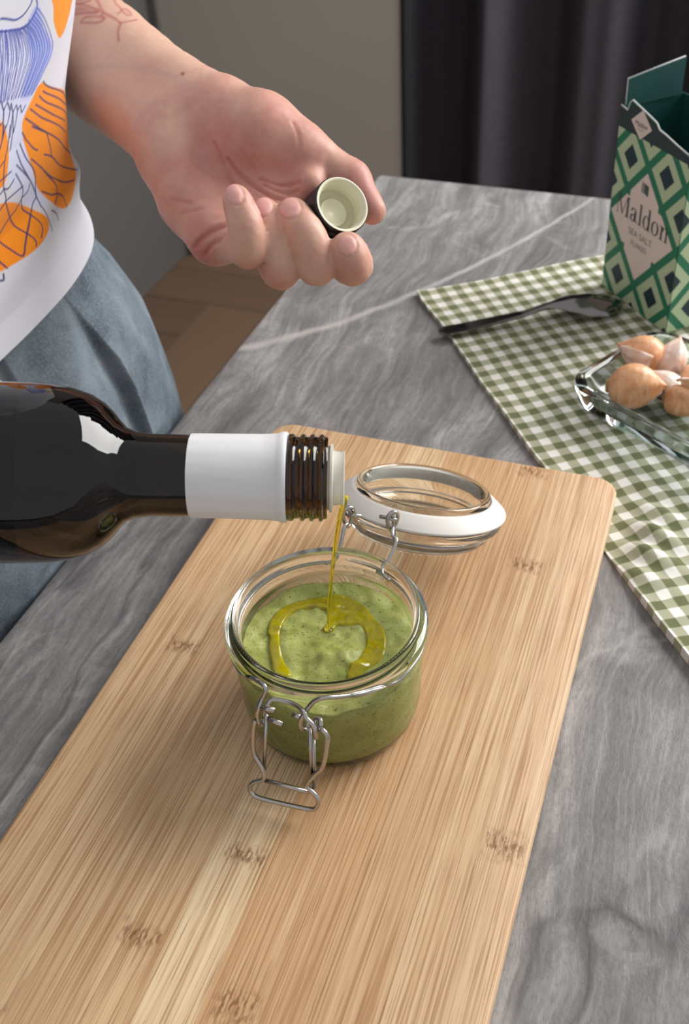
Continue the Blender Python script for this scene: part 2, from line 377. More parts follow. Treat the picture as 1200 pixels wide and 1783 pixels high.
# ------------------------------------------------------------ bamboo cutting board: ten glued strips
BA = math.radians(22.03)
bd = thing('cutting_board', (0, 0, .0014), 'light bamboo cutting board with rounded corners under the open jar', 'cutting board', rotz=-BA)
edges = [-.2393, -.2165, -.1935, -.1705, -.1490, -.1255, -.1050, -.0845, -.0605, -.0430, -.0230]
tones = ['dbb98f', 'ddbd94', 'd0af86', 'dbba90', 'e8cda4', 'cfa77b', 'cba378', 'cda87f', 'dbbb93', 'dcbb96']
YN, YF, RC = -.02, .4890, .013
for k, (a, b, c) in enumerate(zip(edges, edges[1:], tones)):
    rs = [RC if k == 9 else 2e-4, RC if k == 0 else 2e-4, RC if k == 0 else 2e-4, RC if k == 9 else 2e-4]
    bev = .0016
    w, h = b-a, YF-YN; cc = np.array([(a+b)/2, (YF+YN)/2]); LS = []
    for f, z in ((1, 0), (.35, .35*bev), (0, bev), (0, .0136-bev), (.3, .0136-.3*bev), (1, .0136)):
        p = rrect(w, h, 0, 6, rs); d = f*bev
        # bevel only the outer rim of the board; glued joints keep a hairline bevel
        x0, x1 = (d if k == 0 else f*5e-5), (d if k == 9 else f*5e-5)
        q = p.copy(); q[:, 0] = np.where(p[:, 0] < 0, p[:, 0]+x0, p[:, 0]-x1); q[:, 1] = np.where(p[:, 1] < 0, p[:, 1]+d, p[:, 1]-d)
        LS.append(z3(q+cc, z))
    o = new_obj('bamboo_strip', *loops(LS), 'bamboo', bd, local=True, sharp=18); o.color = lin(c)

# ------------------------------------------------------------ gingham cloth
TLc = np.array([.0678, .7189]); Ld = np.array([.2465, -.969]); Td = np.array([.969, .2465])
S_, T_ = np.linspace(0, .36, 110), np.linspace(0, .56, 170)
ss, tt_ = np.meshgrid(S_, T_); P2 = np.c_[ss.ravel(), tt_.ravel()]
xy = TLc + P2[:, :1]*Td + P2[:, 1:]*Ld
ba_u = xy @ np.array([math.cos(BA), -math.sin(BA)]); ba_v = xy @ np.array([math.sin(BA), math.cos(BA)])
def sstep(a, b, x): k = np.clip((x-a)/(b-a), 0, 1); return k*k*(3-2*k)
clear = np.maximum(sstep(-.023, .004, ba_u), sstep(.489, .510, ba_v))        # lies flat where the board presses on it
n2 = vnoise(P2, 14, 1)*.5 + vnoise(P2, 32, 2)*.25
gather = np.exp(-((ba_u+.004)/.02)**2 - ((ba_v-.455)/.035)**2)               # cloth bunched up at the board corner
zc = .0012 + clear*(.0008 + .0016*(n2+.5)) + clear*gather*(.0045 + .003*np.sin(ba_v*330 + ba_u*120))
near = sstep(.30, .42, P2[:, 1])
zc += clear*near*.0022*(1+np.sin(P2[:, 0]*70 + P2[:, 1]*22))
edge = np.exp(-P2[:, 0]/.006) + np.exp(-P2[:, 1]/.006); zc += clear*edge*.0008
ex = np.zeros_like(xy); ex += Td*(.0016*vnoise(np.c_[P2[:, 1], P2[:, 0]*.2], 26, 5)*np.exp(-P2[:, 0]/.02))[:, None] + Ld*(.002*vnoise(np.c_[P2[:, 0], P2[:, 1]*.2], 24, 6)*np.exp(-P2[:, 1]/.02))[:, None]
top = np.c_[xy+ex, zc]; bot = np.c_[xy+ex, np.full(len(xy), .0002)]
n, m = len(S_), len(T_); F = []
for i in range(m-1):
    for j in range(n-1): a = i*n+j; F.append((a, a+n, a+n+1, a+1))
N = n*m; ring = [j for j in range(n)] + [i*n+n-1 for i in range(1, m)] + [(m-1)*n+j for j in range(n-2, -1, -1)] + [i*n for i in range(m-2, 0, -1)]
rb = {k: N+i for i, k in enumerate(ring)}
V = np.concatenate([top, bot[ring]])
for a, b in zip(ring, ring[1:]+ring[:1]): F.append((a, b, rb[b], rb[a]))
cl = new_obj('gingham_cloth', V, F, 'gingham', sharp=60); add_uv(cl, np.concatenate([P2, P2[ring]]))
tag(cl, 'olive and white gingham cloth lying under the spoon, dish and salt box', 'cloth')

# ------------------------------------------------------------ jar with green sauce
JX, JY, JZ = -.0111, .3132, .0150
HD = np.array([.35, .937]); HD /= np.linalg.norm(HD); SD = np.array([HD[1], -HD[0]])
jar = thing('clip_top_jar', (JX, JY, JZ), 'small open clip-top glass jar standing on the cutting board', 'jar')
jo = (JX, JY, JZ)
prof = [(0, .0022), (.029, .0012), (.0335, 0), (.0375, .0008), (.0400, .0035), (.0412, .008), (.0418, .014), (.0424, .034), (.0422, .039), (.0414, .0445), (.0406, .0468), (.0404, .0512), (.0414, .0526), (.0440, .0534), (.0452, .0548), (.0452, .0564), (.0440, .0577), (.0424, .0582), (.0421, .0602), (.0415, .0614), (.0405, .0620), (.0395, .0614), (.0389, .0598), (.0387, .0550), (.0380, .0535), (.0380, .0505), (.0386, .0490), (.0387, .0460), (.0389, .040), (.0388, .012), (.0375, .0075), (.0345, .0052), (.029, .0045), (0, .0045)]
new_obj('glass_body', *lathe(prof, 128, jo), 'clear_glass', jar, sharp=75)
# little feet dots round the base
dots = []
for k in range(60):
    a = 2*math.pi*k/60; dots.append(lathe([(0, -.0007), (.0006, -.0005), (.0008, 0), (.0006, .0005), (0, .0007)], 6, (JX+.0368*math.cos(a), JY+.0368*math.sin(a), JZ+.0007)))
o = new_obj('base_stippling', *merge(*dots), 'clear_glass', jar); tag(o, kind='stuff')
# sauce (rests in the jar)
nr, na = 44, 144; R_ = .0391; V = []; F = []
def ztop(x, y):
    p = np.c_[np.atleast_1d(x), np.atleast_1d(y)]; r = np.hypot(p[:, 0], p[:, 1])
    return .0415 + .0014*vnoise(p, 100, 3) + .0007*vnoise(p, 260, 4) + .0022*np.exp(-((p[:, 0]-.004)**2+(p[:, 1]+.008)**2)/.00012) - .0009*np.exp(-((r-.024)/.006)**2) + .0013*np.clip(vnoise(p, 150, 8), 0, 1)**2*np.exp(-((p[:, 0]-.006)**2+(p[:, 1]+.010)**2)/.0003)*2 + .0016*sstep(.034, .0391, r)*0
for i in range(1, nr+1):
    r = R_*(i/nr)
    t = np.linspace(0, 2*math.pi, na, endpoint=False); x, y = r*np.cos(t), r*np.sin(t)
    for a, b, c in zip(x, y, ztop(x, y)): V.append((a, b, c))
for i in range(nr-1):
    for k in range(na): F.append((i*na+k, (i+1)*na+k, (i+1)*na+(k+1) % na, i*na+(k+1) % na))
c0 = len(V); V.append((0, 0, float(ztop(0, 0)[0])))
for k in range(na): F.append((c0, k, (k+1) % na))
low = [(.0391, .036), (.0392, .013), (.0379, .0070), (.0345, .0047), (.029, .0040)]; last = (nr-1)*na
for r, z in low:
    s = len(V)
    for k in range(na): a = 2*math.pi*k/na; V.append((r*math.cos(a), r*math.sin(a), z))
    for k in range(na): F.append((last+k, s+k, s+(k+1) % na, last+(k+1) % na))
    last = s
F.append(tuple(range(last, last+na))[::-1])
sc = new_obj('green_sauce', np.array(V), F, 'green_sauce', local=True); sc.location = jo
tag(sc, 'thick pale green herb sauce filling the glass jar', 'sauce')
# olive oil: pool drawn as a ring on the sauce, and the falling stream
oil = thing('olive_oil', (JX, JY, JZ+.04), 'golden olive oil streaming from the bottle into a ring on the green sauce', 'oil')
ZS = .0562
outer = [(-0.0375, 0.3185, 0.0562), (-0.0386, 0.3221, 0.0562), (-0.0363, 0.3309, 0.0562), (-0.0310, 0.3367, 0.0562), (-0.0215, 0.3407, 0.0562), (-0.0107, 0.3420, 0.0562), (-0.0036, 0.3421, 0.0562), (0.0040, 0.3365, 0.0562), (0.0101, 0.3268, 0.0562), (0.0142, 0.3183, 0.0562), (0.0146, 0.3089, 0.0562), (0.0120, 0.3007, 0.0562), (0.0056, 0.2953, 0.0562), (-0.0002, 0.2912, 0.0562), (-0.0037, 0.2915, 0.0562), (-0.0014, 0.2968, 0.0562), (0.0035, 0.3030, 0.0562), (0.0063, 0.3113, 0.0562), (0.0059, 0.3183, 0.0562), (0.0037, 0.3216, 0.0562), (-0.0021, 0.3218, 0.0562), (-0.0065, 0.3225, 0.0562), (-0.0087, 0.3199, 0.0562), (-0.0113, 0.3191, 0.0562), (-0.0134, 0.3207, 0.0562), (-0.0123, 0.3230, 0.0562), (-0.0109, 0.3251, 0.0562), (-0.0112, 0.3323, 0.0562), (-0.0130, 0.3347, 0.0562), (-0.0203, 0.3357, 0.0562), (-0.0270, 0.3334, 0.0562), (-0.0313, 0.3272, 0.0562), (-0.0333, 0.3199, 0.0562), (-0.0328, 0.3112, 0.0562), (-0.0309, 0.3026, 0.0562), (-0.0279, 0.2958, 0.0562), (-0.0317, 0.2938, 0.0562), (-0.0352, 0.2974, 0.0562), (-0.0368, 0.3048, 0.0562), (-0.0379, 0.3123, 0.0562)]
poly = catmull([(p[0]-JX, p[1]-JY) for p in outer], 5, True)[:, :2]
def sdpoly(p, poly):
    d = np.full(len(p), 1e9); ins = np.zeros(len(p), bool)
    for a, b in zip(poly, np.roll(poly, -1, 0)):
        e = b-a; w = p-a; t = np.clip((w@e)/(e@e+1e-18), 0, 1); q = w-t[:, None]*e; d = np.minimum(d, (q**2).sum(1))
        c = ((a[1] <= p[:, 1]) != (b[1] <= p[:, 1])) & (p[:, 0] < a[0] + (p[:, 1]-a[1])*(b[0]-a[0])/(b[1]-a[1]+1e-18)); ins ^= c
    return np.where(ins, 1, -1)*np.sqrt(d)
g = np.arange(-.030, .0301, .0004); gx, gy = np.meshgrid(g, g); p = np.c_[gx.ravel(), gy.ravel()]
sd = sdpoly(p, poly); zs_ = ztop(p[:, 0], p[:, 1]); flat_ = .0419 - .0006*np.exp(-((np.hypot(p[:, 0], p[:, 1])-.024)/.008)**2) + .0016*np.exp(-((p[:, 0]-.004)**2+(p[:, 1]+.008)**2)/.00012)
z = np.where(sd > 0, np.maximum(zs_+.0003, .35*zs_+.65*flat_+.0004) + .0006*(1-np.exp(-np.maximum(sd, 0)/.0007)), zs_+.0003+sd*1.6)
keep = sd > -.0009; n = len(g); idx = -np.ones(n*n, int); idx[keep] = np.arange(keep.sum()); F = []
for i in range(n-1):
    for j in range(n-1):
        a = (i*n+j, i*n+j+1, (i+1)*n+j+1, (i+1)*n+j)
        if all(keep[k] for k in a): F.append(tuple(idx[k] for k in a))
V = np.c_[p, z][keep] + np.array(jo); new_obj('oil_ring', V, F, 'oil_pool', oil)
sp = catmull([(-0.0002, 0.3064, 0.1478), (-0.0005, 0.3046, 0.1442), (-0.0022, 0.3063, 0.1354), (-0.0046, 0.3099, 0.1183), (-0.0070, 0.3131, 0.0990), (-0.0091, 0.3149, 0.0798), (-0.0104, 0.3162, 0.0645), (-0.0106, 0.3163, 0.0615)], 8)
rad = np.interp(np.linspace(0, 1, len(sp)), [0, .06, .15, .3, .6, .92, 1], [.0022, .0023, .0014, .0011, .0008, .0009, .0018])
new_obj('oil_stream', *tube(sp, rad, 12), 'oil_stream', oil)

# lid, turned over on its hinge
ta = math.radians(22); hc = .1035
la = np.array([*(HD*math.sin(ta)), math.cos(ta)]) + .05*np.array([*SD, 0]); la /= np.linalg.norm(la)
lc = np.array([JX, JY, 0]) + np.array([*(HD*hc + SD*.0155), .0548])
lid = new_obj('glass_lid', *lathe([(0, -.0125), (.031, -.0125), (.0358, -.0120), (.0370, -.0100), (.0360, -.0080), (.0368, -.0066), (.0410, -.0050), (.0424, -.0032), (.0424, .0002), (.0414, .0012), (.0352, .0022), (.0350, .0085), (.0347, .0105), (.0338, .0114), (.0326, .0112), (.0317, .0098), (.0316, -.0020), (.0300, -.0050), (.027, -.0062), (0, -.0066)], 128, lc, la), 'clear_glass', jar, sharp=75)
tag(lid, 'clear glass lid lying open')
new_obj('rubber_gasket', *lathe([(.0353, .0025), (.0425, .0014), (.0436, .0013), (.0441, .0018), (.0436, .0025), (.0372, .0078), (.0358, .0086), (.0353, .0080), (.0353, .0025)], 128, lc, la), 'gasket_white', lid)
lx, ly, _ = frame(la, (0, 1, 0)); dots = []
for k in range(64):
    a = 2*math.pi*k/64; q = lc + la*-.0128 + .0345*(math.cos(a)*lx + math.sin(a)*ly)
    dots.append(lathe([(0, -.0006), (.0006, -.0003), (.0007, .0002), (0, .0008)], 6, q, la))
tag(new_obj('lid_stippling', *merge(*dots), 'clear_glass', lid), kind='stuff')
# wire fittings
WR = .00105
jc3 = np.array([JX, JY, 0])
def ring_pt(ang, r, z): return jc3 + np.array([*( -HD*math.cos(ang)*r + SD*math.sin(ang)*r ), z])
zn = JZ + .0515
ang = lambda d: math.radians(d)
left = [ring_pt(ang(a), .0428 + .0010*min(1, (164+a)/40), zn) for a in range(-164, -31, 8)] + [(-0.0413, 0.2799, 0.0734), (-0.0386, 0.2769, 0.0742), (-0.0370, 0.2748, 0.0730), (-0.0389, 0.2739, 0.0683), (-0.0407, 0.2721, 0.0647), (-0.0418, 0.2712, 0.0607), (-0.0415, 0.2707, 0.0563), (-0.0403, 0.2716, 0.0538), (-0.0397, 0.2731, 0.0556)]
right = [ring_pt(ang(a), .0428 + .0010*min(1, (164-a)/40), zn) for a in range(164, 59, -8)] + [(0.0096, 0.2756, 0.0688), (0.0023, 0.2721, 0.0701), (-0.0048, 0.2692, 0.0721), (-0.0127, 0.2669, 0.0748), (-0.0168, 0.2672, 0.0729), (-0.0196, 0.2670, 0.0694), (-0.0223, 0.2657, 0.0658), (-0.0237, 0.2650, 0.0622), (-0.0235, 0.2648, 0.0587), (-0.0215, 0.2657, 0.0569), (-0.0209, 0.2672, 0.0587)]
new_obj('neck_wire', *tube(catmull(left, 5), WR), 'steel_wire', jar)
new_obj('neck_wire', *tube(catmull(right, 5), WR), 'steel_wire', jar)
lever = [(-0.0429, 0.2699, 0.0590), (-0.0442, 0.2683, 0.0530), (-0.0449, 0.2653, 0.0436), (-0.0425, 0.2625, 0.0379), (-0.0414, 0.2606, 0.0335), (-0.0424, 0.2601, 0.0310), (-0.0463, 0.2608, 0.0287), (-0.0484, 0.2605, 0.0259), (-0.0477, 0.2592, 0.0227), (-0.0441, 0.2574, 0.0215), (-0.0338, 0.2536, 0.0217), (-0.0235, 0.2500, 0.0223), (-0.0202, 0.2493, 0.0238), (-0.0188, 0.2500, 0.0273), (-0.0200, 0.2514, 0.0303), (-0.0227, 0.2533, 0.0328), (-0.0230, 0.2540, 0.0344), (-0.0198, 0.2546, 0.0397), (-0.0158, 0.2550, 0.0452), (-0.0135, 0.2575, 0.0549), (-0.0129, 0.2590, 0.0598), (-0.0144, 0.2603, 0.0621), (-0.0162, 0.2620, 0.0616), (-0.0176, 0.2646, 0.0613), (-0.0170, 0.2660, 0.0626), (-0.0154, 0.2645, 0.0635), (-0.0153, 0.2628, 0.0619)]
lv = new_obj('clasp_lever', *tube(catmull(lever, 5), WR), 'steel_wire', jar)
new_obj('crossbar', *tube([(-0.0415, 0.2605, 0.0299), (-0.0319, 0.2569, 0.0299), (-0.0234, 0.2536, 0.0296)], WR*.95), 'steel_wire', lv)
link = [(-0.0390, 0.2720, 0.0594), (-0.0381, 0.2722, 0.0643), (-0.0367, 0.2724, 0.0665), (-0.0346, 0.2733, 0.0679), (-0.0289, 0.2713, 0.0683), (-0.0246, 0.2686, 0.0686), (-0.0220, 0.2654, 0.0686), (-0.0208, 0.2632, 0.0669), (-0.0186, 0.2617, 0.0648), (-0.0175, 0.2601, 0.0615), (-0.0177, 0.2600, 0.0575)]
new_obj('clasp_link', *tube(catmull(link, 5), WR), 'steel_wire', jar)
for a, b, c in (((-0.0379, 0.2710, 0.0612), (-0.0395, 0.2669, 0.0490), (-0.0412, 0.2624, 0.0358)), ((-0.0201, 0.2638, 0.0596), (-0.0205, 0.2597, 0.0488), (-0.0208, 0.2555, 0.0378)), ((-0.0189, 0.2626, 0.0541), (-0.0195, 0.2579, 0.0431), (-0.0203, 0.2534, 0.0324))):
    new_obj('inner_leg', *tube([a, b, c], WR*.8), 'steel_wire', lv)
for a, b in (((-0.0397, 0.2719, 0.0649), (-0.0341, 0.2698, 0.0650)), ((-0.0373, 0.2702, 0.0595), (-0.0313, 0.2668, 0.0592)), ((-0.0269, 0.2679, 0.0641), (-0.0226, 0.2662, 0.0636))):
    new_obj('wire_stub', *tube([a, b], WR*1.1), 'steel_wire', jar)
# hinge: two eyes on the lid wire
for s, c in ((-1, (0.0018, 0.3730, 0.0781)), (1, (0.0227, 0.3684, 0.0774))):
    c = np.array(c); d1 = np.array([*HD, 0]); d2 = np.array([0, 0, 1.])
    eye = [c + d2*.0058*math.sin(t) + np.array([*HD, 0])*.0026*math.cos(t) + np.array([*SD, 0])*.0016*math.cos(t) + np.array([*SD, 0])*.0006*math.sin(2*t) for t in np.linspace(0, 2*math.pi, 20, endpoint=False)]
    new_obj('hinge_eye', *tube(eye, WR, closed=True), 'steel_wire', jar)
    new_obj('wire_stub', *tube([c + d2*.0018 - np.array([*SD, 0])*.0065*s - d1*.0, c + d2*.0014 + np.array([*SD, 0])*.002*s], WR*.9), 'steel_wire', jar)
    hw = [(0.0225, 0.3663, 0.0756), (0.0222, 0.3623, 0.0741), (0.0235, 0.3582, 0.0733), ring_pt(ang(160), .0440, zn+.0005), ring_pt(ang(152), .0418, zn)] if s > 0 else [(0.0013, 0.3705, 0.0759), (-0.0005, 0.3676, 0.0764), ring_pt(ang(-168), .0450, zn+.002), ring_pt(ang(-160), .0418, zn)]
    new_obj('hinge_wire', *tube(catmull(hw, 5), WR*.9), 'steel_wire', jar)
lr = []
for t in np.linspace(0, 2*math.pi, 72): lr.append(lc + la*-.0074 + .0378*(math.cos(t)*lx + math.sin(t)*ly))
d = np.array([lr[0], lr[-1]])
for c in (np.array((0.0018, 0.3730, 0.0781)), np.array((0.0227, 0.3684, 0.0774))):       # arms from the lid wire to the hinge eyes
    e_ = min(lr, key=lambda q: np.linalg.norm(q-c)); new_obj('hinge_arm', *tube(catmull([c + [0, 0, .0052], (c+e_)/2 + np.array([0, 0, .001]), e_], 4), WR*.85), 'steel_wire', lid)
new_obj('lid_wire', *tube(lr, WR*.9), 'steel_wire', lid)

# ------------------------------------------------------------ bottle
b0, b1 = np.array((0.0008, 0.3068, 0.1558)), np.array((-0.1305, 0.3138, 0.1639)); bax = (b0-b1)/np.linalg.norm(b0-b1); PX = .395/1798.25
def bl(prof): return [(r*PX, (x-600)*PX) for x, r in prof]
bot_ = thing('oil_bottle', tuple(b1 - bax*.10), 'dark amber glass bottle tilted level to pour, with a white neck sleeve', 'bottle')
bref = (0, 0, 1)
out_ = [(-560, 0), (-560, 130), (-552, 152), (-535, 159), (-300, 159), (0, 158), (60, 157), (95, 155), (130, 149), (160, 138), (180, 125), (195, 110), (207, 95), (220, 82), (238, 75), (265, 72), (335, 71), (500, 72), (505, 70)]
inn_ = [(505, 56), (300, 58), (240, 60), (215, 72), (195, 96), (165, 124), (125, 138), (60, 145), (-300, 146), (-530, 144), (-542, 120), (-542, 0)]
new_obj('glass_body', *lathe(bl(out_[:-1]+[(505, 60), (505, 0)]), 96, b0, bax, bref), 'amber_glass', bot_, sharp=60)
# neck finish with thread
fin = [(500, 58), (500, 73), (505, 76), (511, 76), (514, 72), (518, 71)]
for x in (522, 538, 554): fin += [(x, 71), (x+3, 75.5), (x+8, 76), (x+11, 72)]
fin += [(568, 72), (571, 70), (571, 57), (500, 57)]
new_obj('threaded_finish', *lathe(bl(fin), 96, b0, bax, bref), 'finish_glass', bot_, sharp=50)
slv = [(334, 71.3), (333.5, 73.2), (345, 73.6), (400, 74), (455, 74.6), (480, 75.5), (486, 77), (492, 79.5), (498, 79.5), (501, 78), (501, 74), (480, 72.6), (334, 71.3)]
V, F = lathe(bl(slv), 96, b0, bax, bref); q = V - b0; al = q@bax; rd = q - al[:, None]*bax; w_ = np.where(al < (482-600)*PX, 1, 0)
V = V + rd/np.linalg.norm(rd, axis=1)[:, None]*(w_*.00022*vnoise(np.c_[rd*60/.016*.016, ]*np.array([1, 1, 1.])*6 + al[:, None]*40, 1.0, 9))[:, None]
new_obj('neck_sleeve', V, F, 'sleeve_white', bot_, sharp=60)
new_obj('pourer', *lathe(bl([(560, 0), (560, 54), (573, 55), (575, 60), (579, 60), (581, 48), (594, 46), (599, 49), (600, 47), (599, 42), (590, 38), (565, 37), (565, 0)]), 64, b0, bax, bref), 'pourer_plastic', bot_, sharp=50)
new_obj('paper_label', *lathe(bl([(-420, 159.2), (-420, 160.4), (2, 159.0), (2, 158.1)]), 96, b0, bax, bref), 'label_cream', bot_, sharp=40)

# ------------------------------------------------------------ screw cap held in the hand
m0, m1 = np.array((0.0085, 0.4770, 0.1887)), np.array((-0.0004, 0.4893, 0.1755)); cax = (m0-m1)/np.linalg.norm(m0-m1); CL = float(np.linalg.norm(m0-m1)); CR = .0143
cap = thing('screw_cap', tuple(m1), 'black bottle screw cap with a cream inside, held between fingers', 'bottle cap')
new_obj('shell', *lathe([(0, 0), (CR-.0015, 0), (CR, .0012), (CR, CL*.62), (CR-.0004, CL*.64), (CR-.0004, CL*.68), (CR, CL*.70), (CR, CL-.0006), (CR-.0005, CL), (CR-.0012, CL-.0002), (CR-.0012, .002), (0, .002)], 72, m1, cax), 'cap_black', cap, sharp=45)
pr = [(CR-.0009, CL-.0004), (CR-.0006, CL+.0003), (CR-.0012, CL+.0005), (CR-.0020, CL-.0002)]
for k in range(3): z0 = CL-.0022-.0027*k; pr += [(CR-.0021, z0), (CR-.0030, z0-.0008), (CR-.0030, z0-.0013), (CR-.0021, z0-.0020)]
pr += [(CR-.0021, .0098), (CR-.0026, .0088), (.0076, .0086), (.0074, .0100), (.0070, .0106), (.0062, .0106), (.0058, .0100), (0, .0098)]
new_obj('lining', *lathe(pr, 72, m1, cax), 'cap_lining', cap, sharp=60)

# ------------------------------------------------------------ person: arm and hand as one implicit surface
def capsule(p, a, b, ra, rb):
    a = np.array(a, float); e = np.array(b, float)-a; w = p-a; t = np.clip((w@e)/(e@e), 0, 1)
    return np.sqrt(((w-t[:, None]*e)**2).sum(1)) - (ra+(rb-ra)*t)
def smin(a, b, k):
    h = np.maximum(k-np.abs(a-b), 0)/k; return np.minimum(a, b)-h*h*k*.25
def smooth(pts, sub=4):
    q = catmull([(*p, r) for p, r in pts], sub); return [(x[:3], x[3]) for x in q]
def chain(pts): return [(a[0], b[0], a[1], b[1]) for a, b in zip(pts, pts[1:])]
elbow = UVW(-.50, .66, .21); shoulder = UVW(-.43, .585, .52)
PALM = chain(smooth([((-0.0493, 0.5494, 0.2020), .0165), ((-0.0630, 0.5705, 0.2050), .0168), ((-0.0954, 0.6221, 0.2065), .0200), ((-0.1415, 0.7006, 0.2130), .0245), (elbow, .034)])) \
     + chain(smooth([((-0.0735, 0.5403, 0.1885), .0150), ((-0.0813, 0.5602, 0.1931), .0165), ((-0.1019, 0.6103, 0.1929), .0200), ((-0.1424, 0.6836, 0.1934), .0240), (elbow, .034)])) \
     + chain([(elbow, .036), (shoulder, .046)]) \
     + chain([((-0.0703, 0.5609, 0.2000), .0180), ((-0.0490, 0.5354, 0.1874), .0130)]) \
     + chain([((-0.0575, 0.5597, 0.2017), .0165), ((-0.0123, 0.5238, 0.1817), .0120)]) \
     + chain([((-0.0654, 0.5580, 0.1998), .0165), ((-0.0259, 0.5106, 0.1771), .0120)]) \
     + chain([((-0.0719, 0.5553, 0.1966), .0165), ((-0.0404, 0.5001, 0.1726), .0115)]) \
     + chain([((-0.0784, 0.5519, 0.1927), .0165), ((-0.0556, 0.4916, 0.1705), .0115)]) \
     + chain([((-0.0489, 0.5530, 0.2061), .0175), ((-0.0307, 0.5315, 0.2042), .0195), ((-0.0116, 0.5207, 0.1994), .0130)]) \
     + chain([((-0.0788, 0.5402, 0.1883), .0135), ((-0.0684, 0.5175, 0.1775), .0150), ((-0.0569, 0.4922, 0.1696), .0125)])
FING = {
 'pinky': [((-0.0556, 0.4916, 0.1705), .0112), ((-0.0383, 0.4598, 0.1758), .0077), ((-0.0380, 0.4611, 0.1887), .0071), ((-0.0422, 0.4710, 0.1986), .0057)],
 'ring': [((-0.0403, 0.4982, 0.1735), .0115), ((-0.0237, 0.4634, 0.1631), .0086), ((-0.0259, 0.4694, 0.1762), .0083), ((-0.0303, 0.4817, 0.1851), .0069)],
 'middle': [((-0.0258, 0.5077, 0.1784), .0120), ((-0.0057, 0.4596, 0.1657), .0086), ((-0.0100, 0.4649, 0.1794), .0084), ((-0.0166, 0.4772, 0.1859), .0073)],
 'index': [((-0.0123, 0.5219, 0.1825), .0120), ((0.0057, 0.4948, 0.1544), .0094), ((0.0115, 0.4636, 0.1627), .0090), ((0.0093, 0.4599, 0.1736), .0080)],
 'thumb': [((-0.0117, 0.5246, 0.1979), .0130), ((0.0141, 0.5105, 0.1862), .0100), ((0.0237, 0.4933, 0.1770), .0070)]}
def skin(p):
    d = None
    for a, b, ra, rb in PALM:
        c = capsule(p, a, b, ra, rb); d = c if d is None else smin(d, c, .012)
    d = smin(d, capsule(p, (-0.0068, 0.5022, 0.1888), (-0.0115, 0.5099, 0.1870), .0080, .0100), .005)
    for name, pts in FING.items():
        q = [(np.array(x), r) for x, r in pts]
        mid = q[0][0] + (q[1][0]-q[0][0])*.42
        d = smin(d, capsule(p, q[0][0], mid, q[0][1], (q[0][1]*.58+q[1][1]*.42)), .009)       # finger root flows into the palm
    for name, pts in FING.items():
        f = None
        for a, b, ra, rb in chain(pts[:2]) + chain(smooth(pts[1:], 4) if len(pts) > 3 else pts[1:]):
            c = capsule(p, a, b, ra, rb); f = c if f is None else smin(f, c, .0040)
        d = smin(d, f, .0007)
    return d
def surface_net(fn, lo, hi, h):
    lo = np.array(lo); n = np.ceil((np.array(hi)-lo)/h/6).astype(int)*6 + 1
    cn = (n-1)//6 + 1
    cg = np.stack(np.meshgrid(*[lo[i]+np.arange(cn[i])*h*6 for i in range(3)], indexing='ij'), -1).reshape(-1, 3)
    fc = fn(cg); near = (np.abs(fc) < h*8).reshape(cn)
    m = near
    for ax in range(3): m = np.repeat(m, 6, axis=ax)
    o = 3; fine = np.zeros(n, bool); full = m[o:, o:, o:] ; s = [min(full.shape[i], n[i]) for i in range(3)]
    fine[:s[0], :s[1], :s[2]] = full[:s[0], :s[1], :s[2]]
    D = np.full(n, 1., np.float32); idx = np.argwhere(fine); D[fine] = fn(lo + idx*h).astype(np.float32)
    # outside the band only the sign matters; the coarse field gives it
    cs = (fc < 0).reshape(cn)
    for ax in range(3): cs = np.repeat(cs, 6, axis=ax)
    cs = cs[o:, o:, o:]; inside = np.zeros(n, bool); inside[:s[0], :s[1], :s[2]] = cs[:s[0], :s[1], :s[2]]
    D[(~fine) & inside] = -1.
    sg = D < 0; N = n-1; tot = np.zeros(N, np.int8)
    cor = [(i, j, k) for i in (0, 1) for j in (0, 1) for k in (0, 1)]
    for i, j, k in cor: tot += sg[i:N[0]+i, j:N[1]+j, k:N[2]+k]
    act = (tot > 0) & (tot < 8); ci = np.argwhere(act); vid = -np.ones(N, np.int32); vid[act] = np.arange(len(ci))
    val = {c: D[tuple((ci+np.array(c)).T)] for c in cor}; cnt = np.zeros(len(ci)); acc = np.zeros((len(ci), 3))
    for a in cor:
        for ax in range(3):
            if a[ax] == 1: continue
            b = list(a); b[ax] = 1; A, Bq = val[a], val[tuple(b)]; x = (A < 0) != (Bq < 0); t = np.where(x, A/(A-Bq+1e-12), 0); cnt += x
            for c in range(3): acc[:, c] += np.where(x, a[c] + (t if c == ax else 0), 0)
    V = lo + h*(ci + acc/np.maximum(cnt, 1)[:, None]); F = []
    for ax in range(3):
        b, c = (ax+1) % 3, (ax+2) % 3
        s0 = [slice(1, N[i]) for i in range(3)]; s0[ax] = slice(0, N[ax]); s1 = list(s0); s1[ax] = slice(1, N[ax]+1)
        x = sg[tuple(s0)] != sg[tuple(s1)]; q = np.argwhere(x); off = np.ones(3, int); off[ax] = 0; q = q+off
        neg = sg[tuple(q.T)]
        def v(db, dc): r = q.copy(); r[:, b] -= db; r[:, c] -= dc; return vid[tuple(r.T)]
        f = np.stack([v(1, 1), v(0, 1), v(0, 0), v(1, 0)], 1)
        f[~neg] = f[~neg][:, ::-1]; F.append(f)
    return V, np.concatenate(F)
gax = b1 - bax*.075                                                   # grip point on the bottle axis
gx = np.array([*(-UX), .0]); gx = gx - bax*(gx@bax); gx /= np.linalg.norm(gx); gy = np.cross(bax, gx)
if gy[2] < 0: gy = -gy
def around(s, ang_, r): a = math.radians(ang_); return gax + bax*s + r*(math.cos(a)*gx + math.sin(a)*gy)
elbow_r = UVW(-.56, .06, .24); shoulder_r = UVW(-.44, .235, .52)
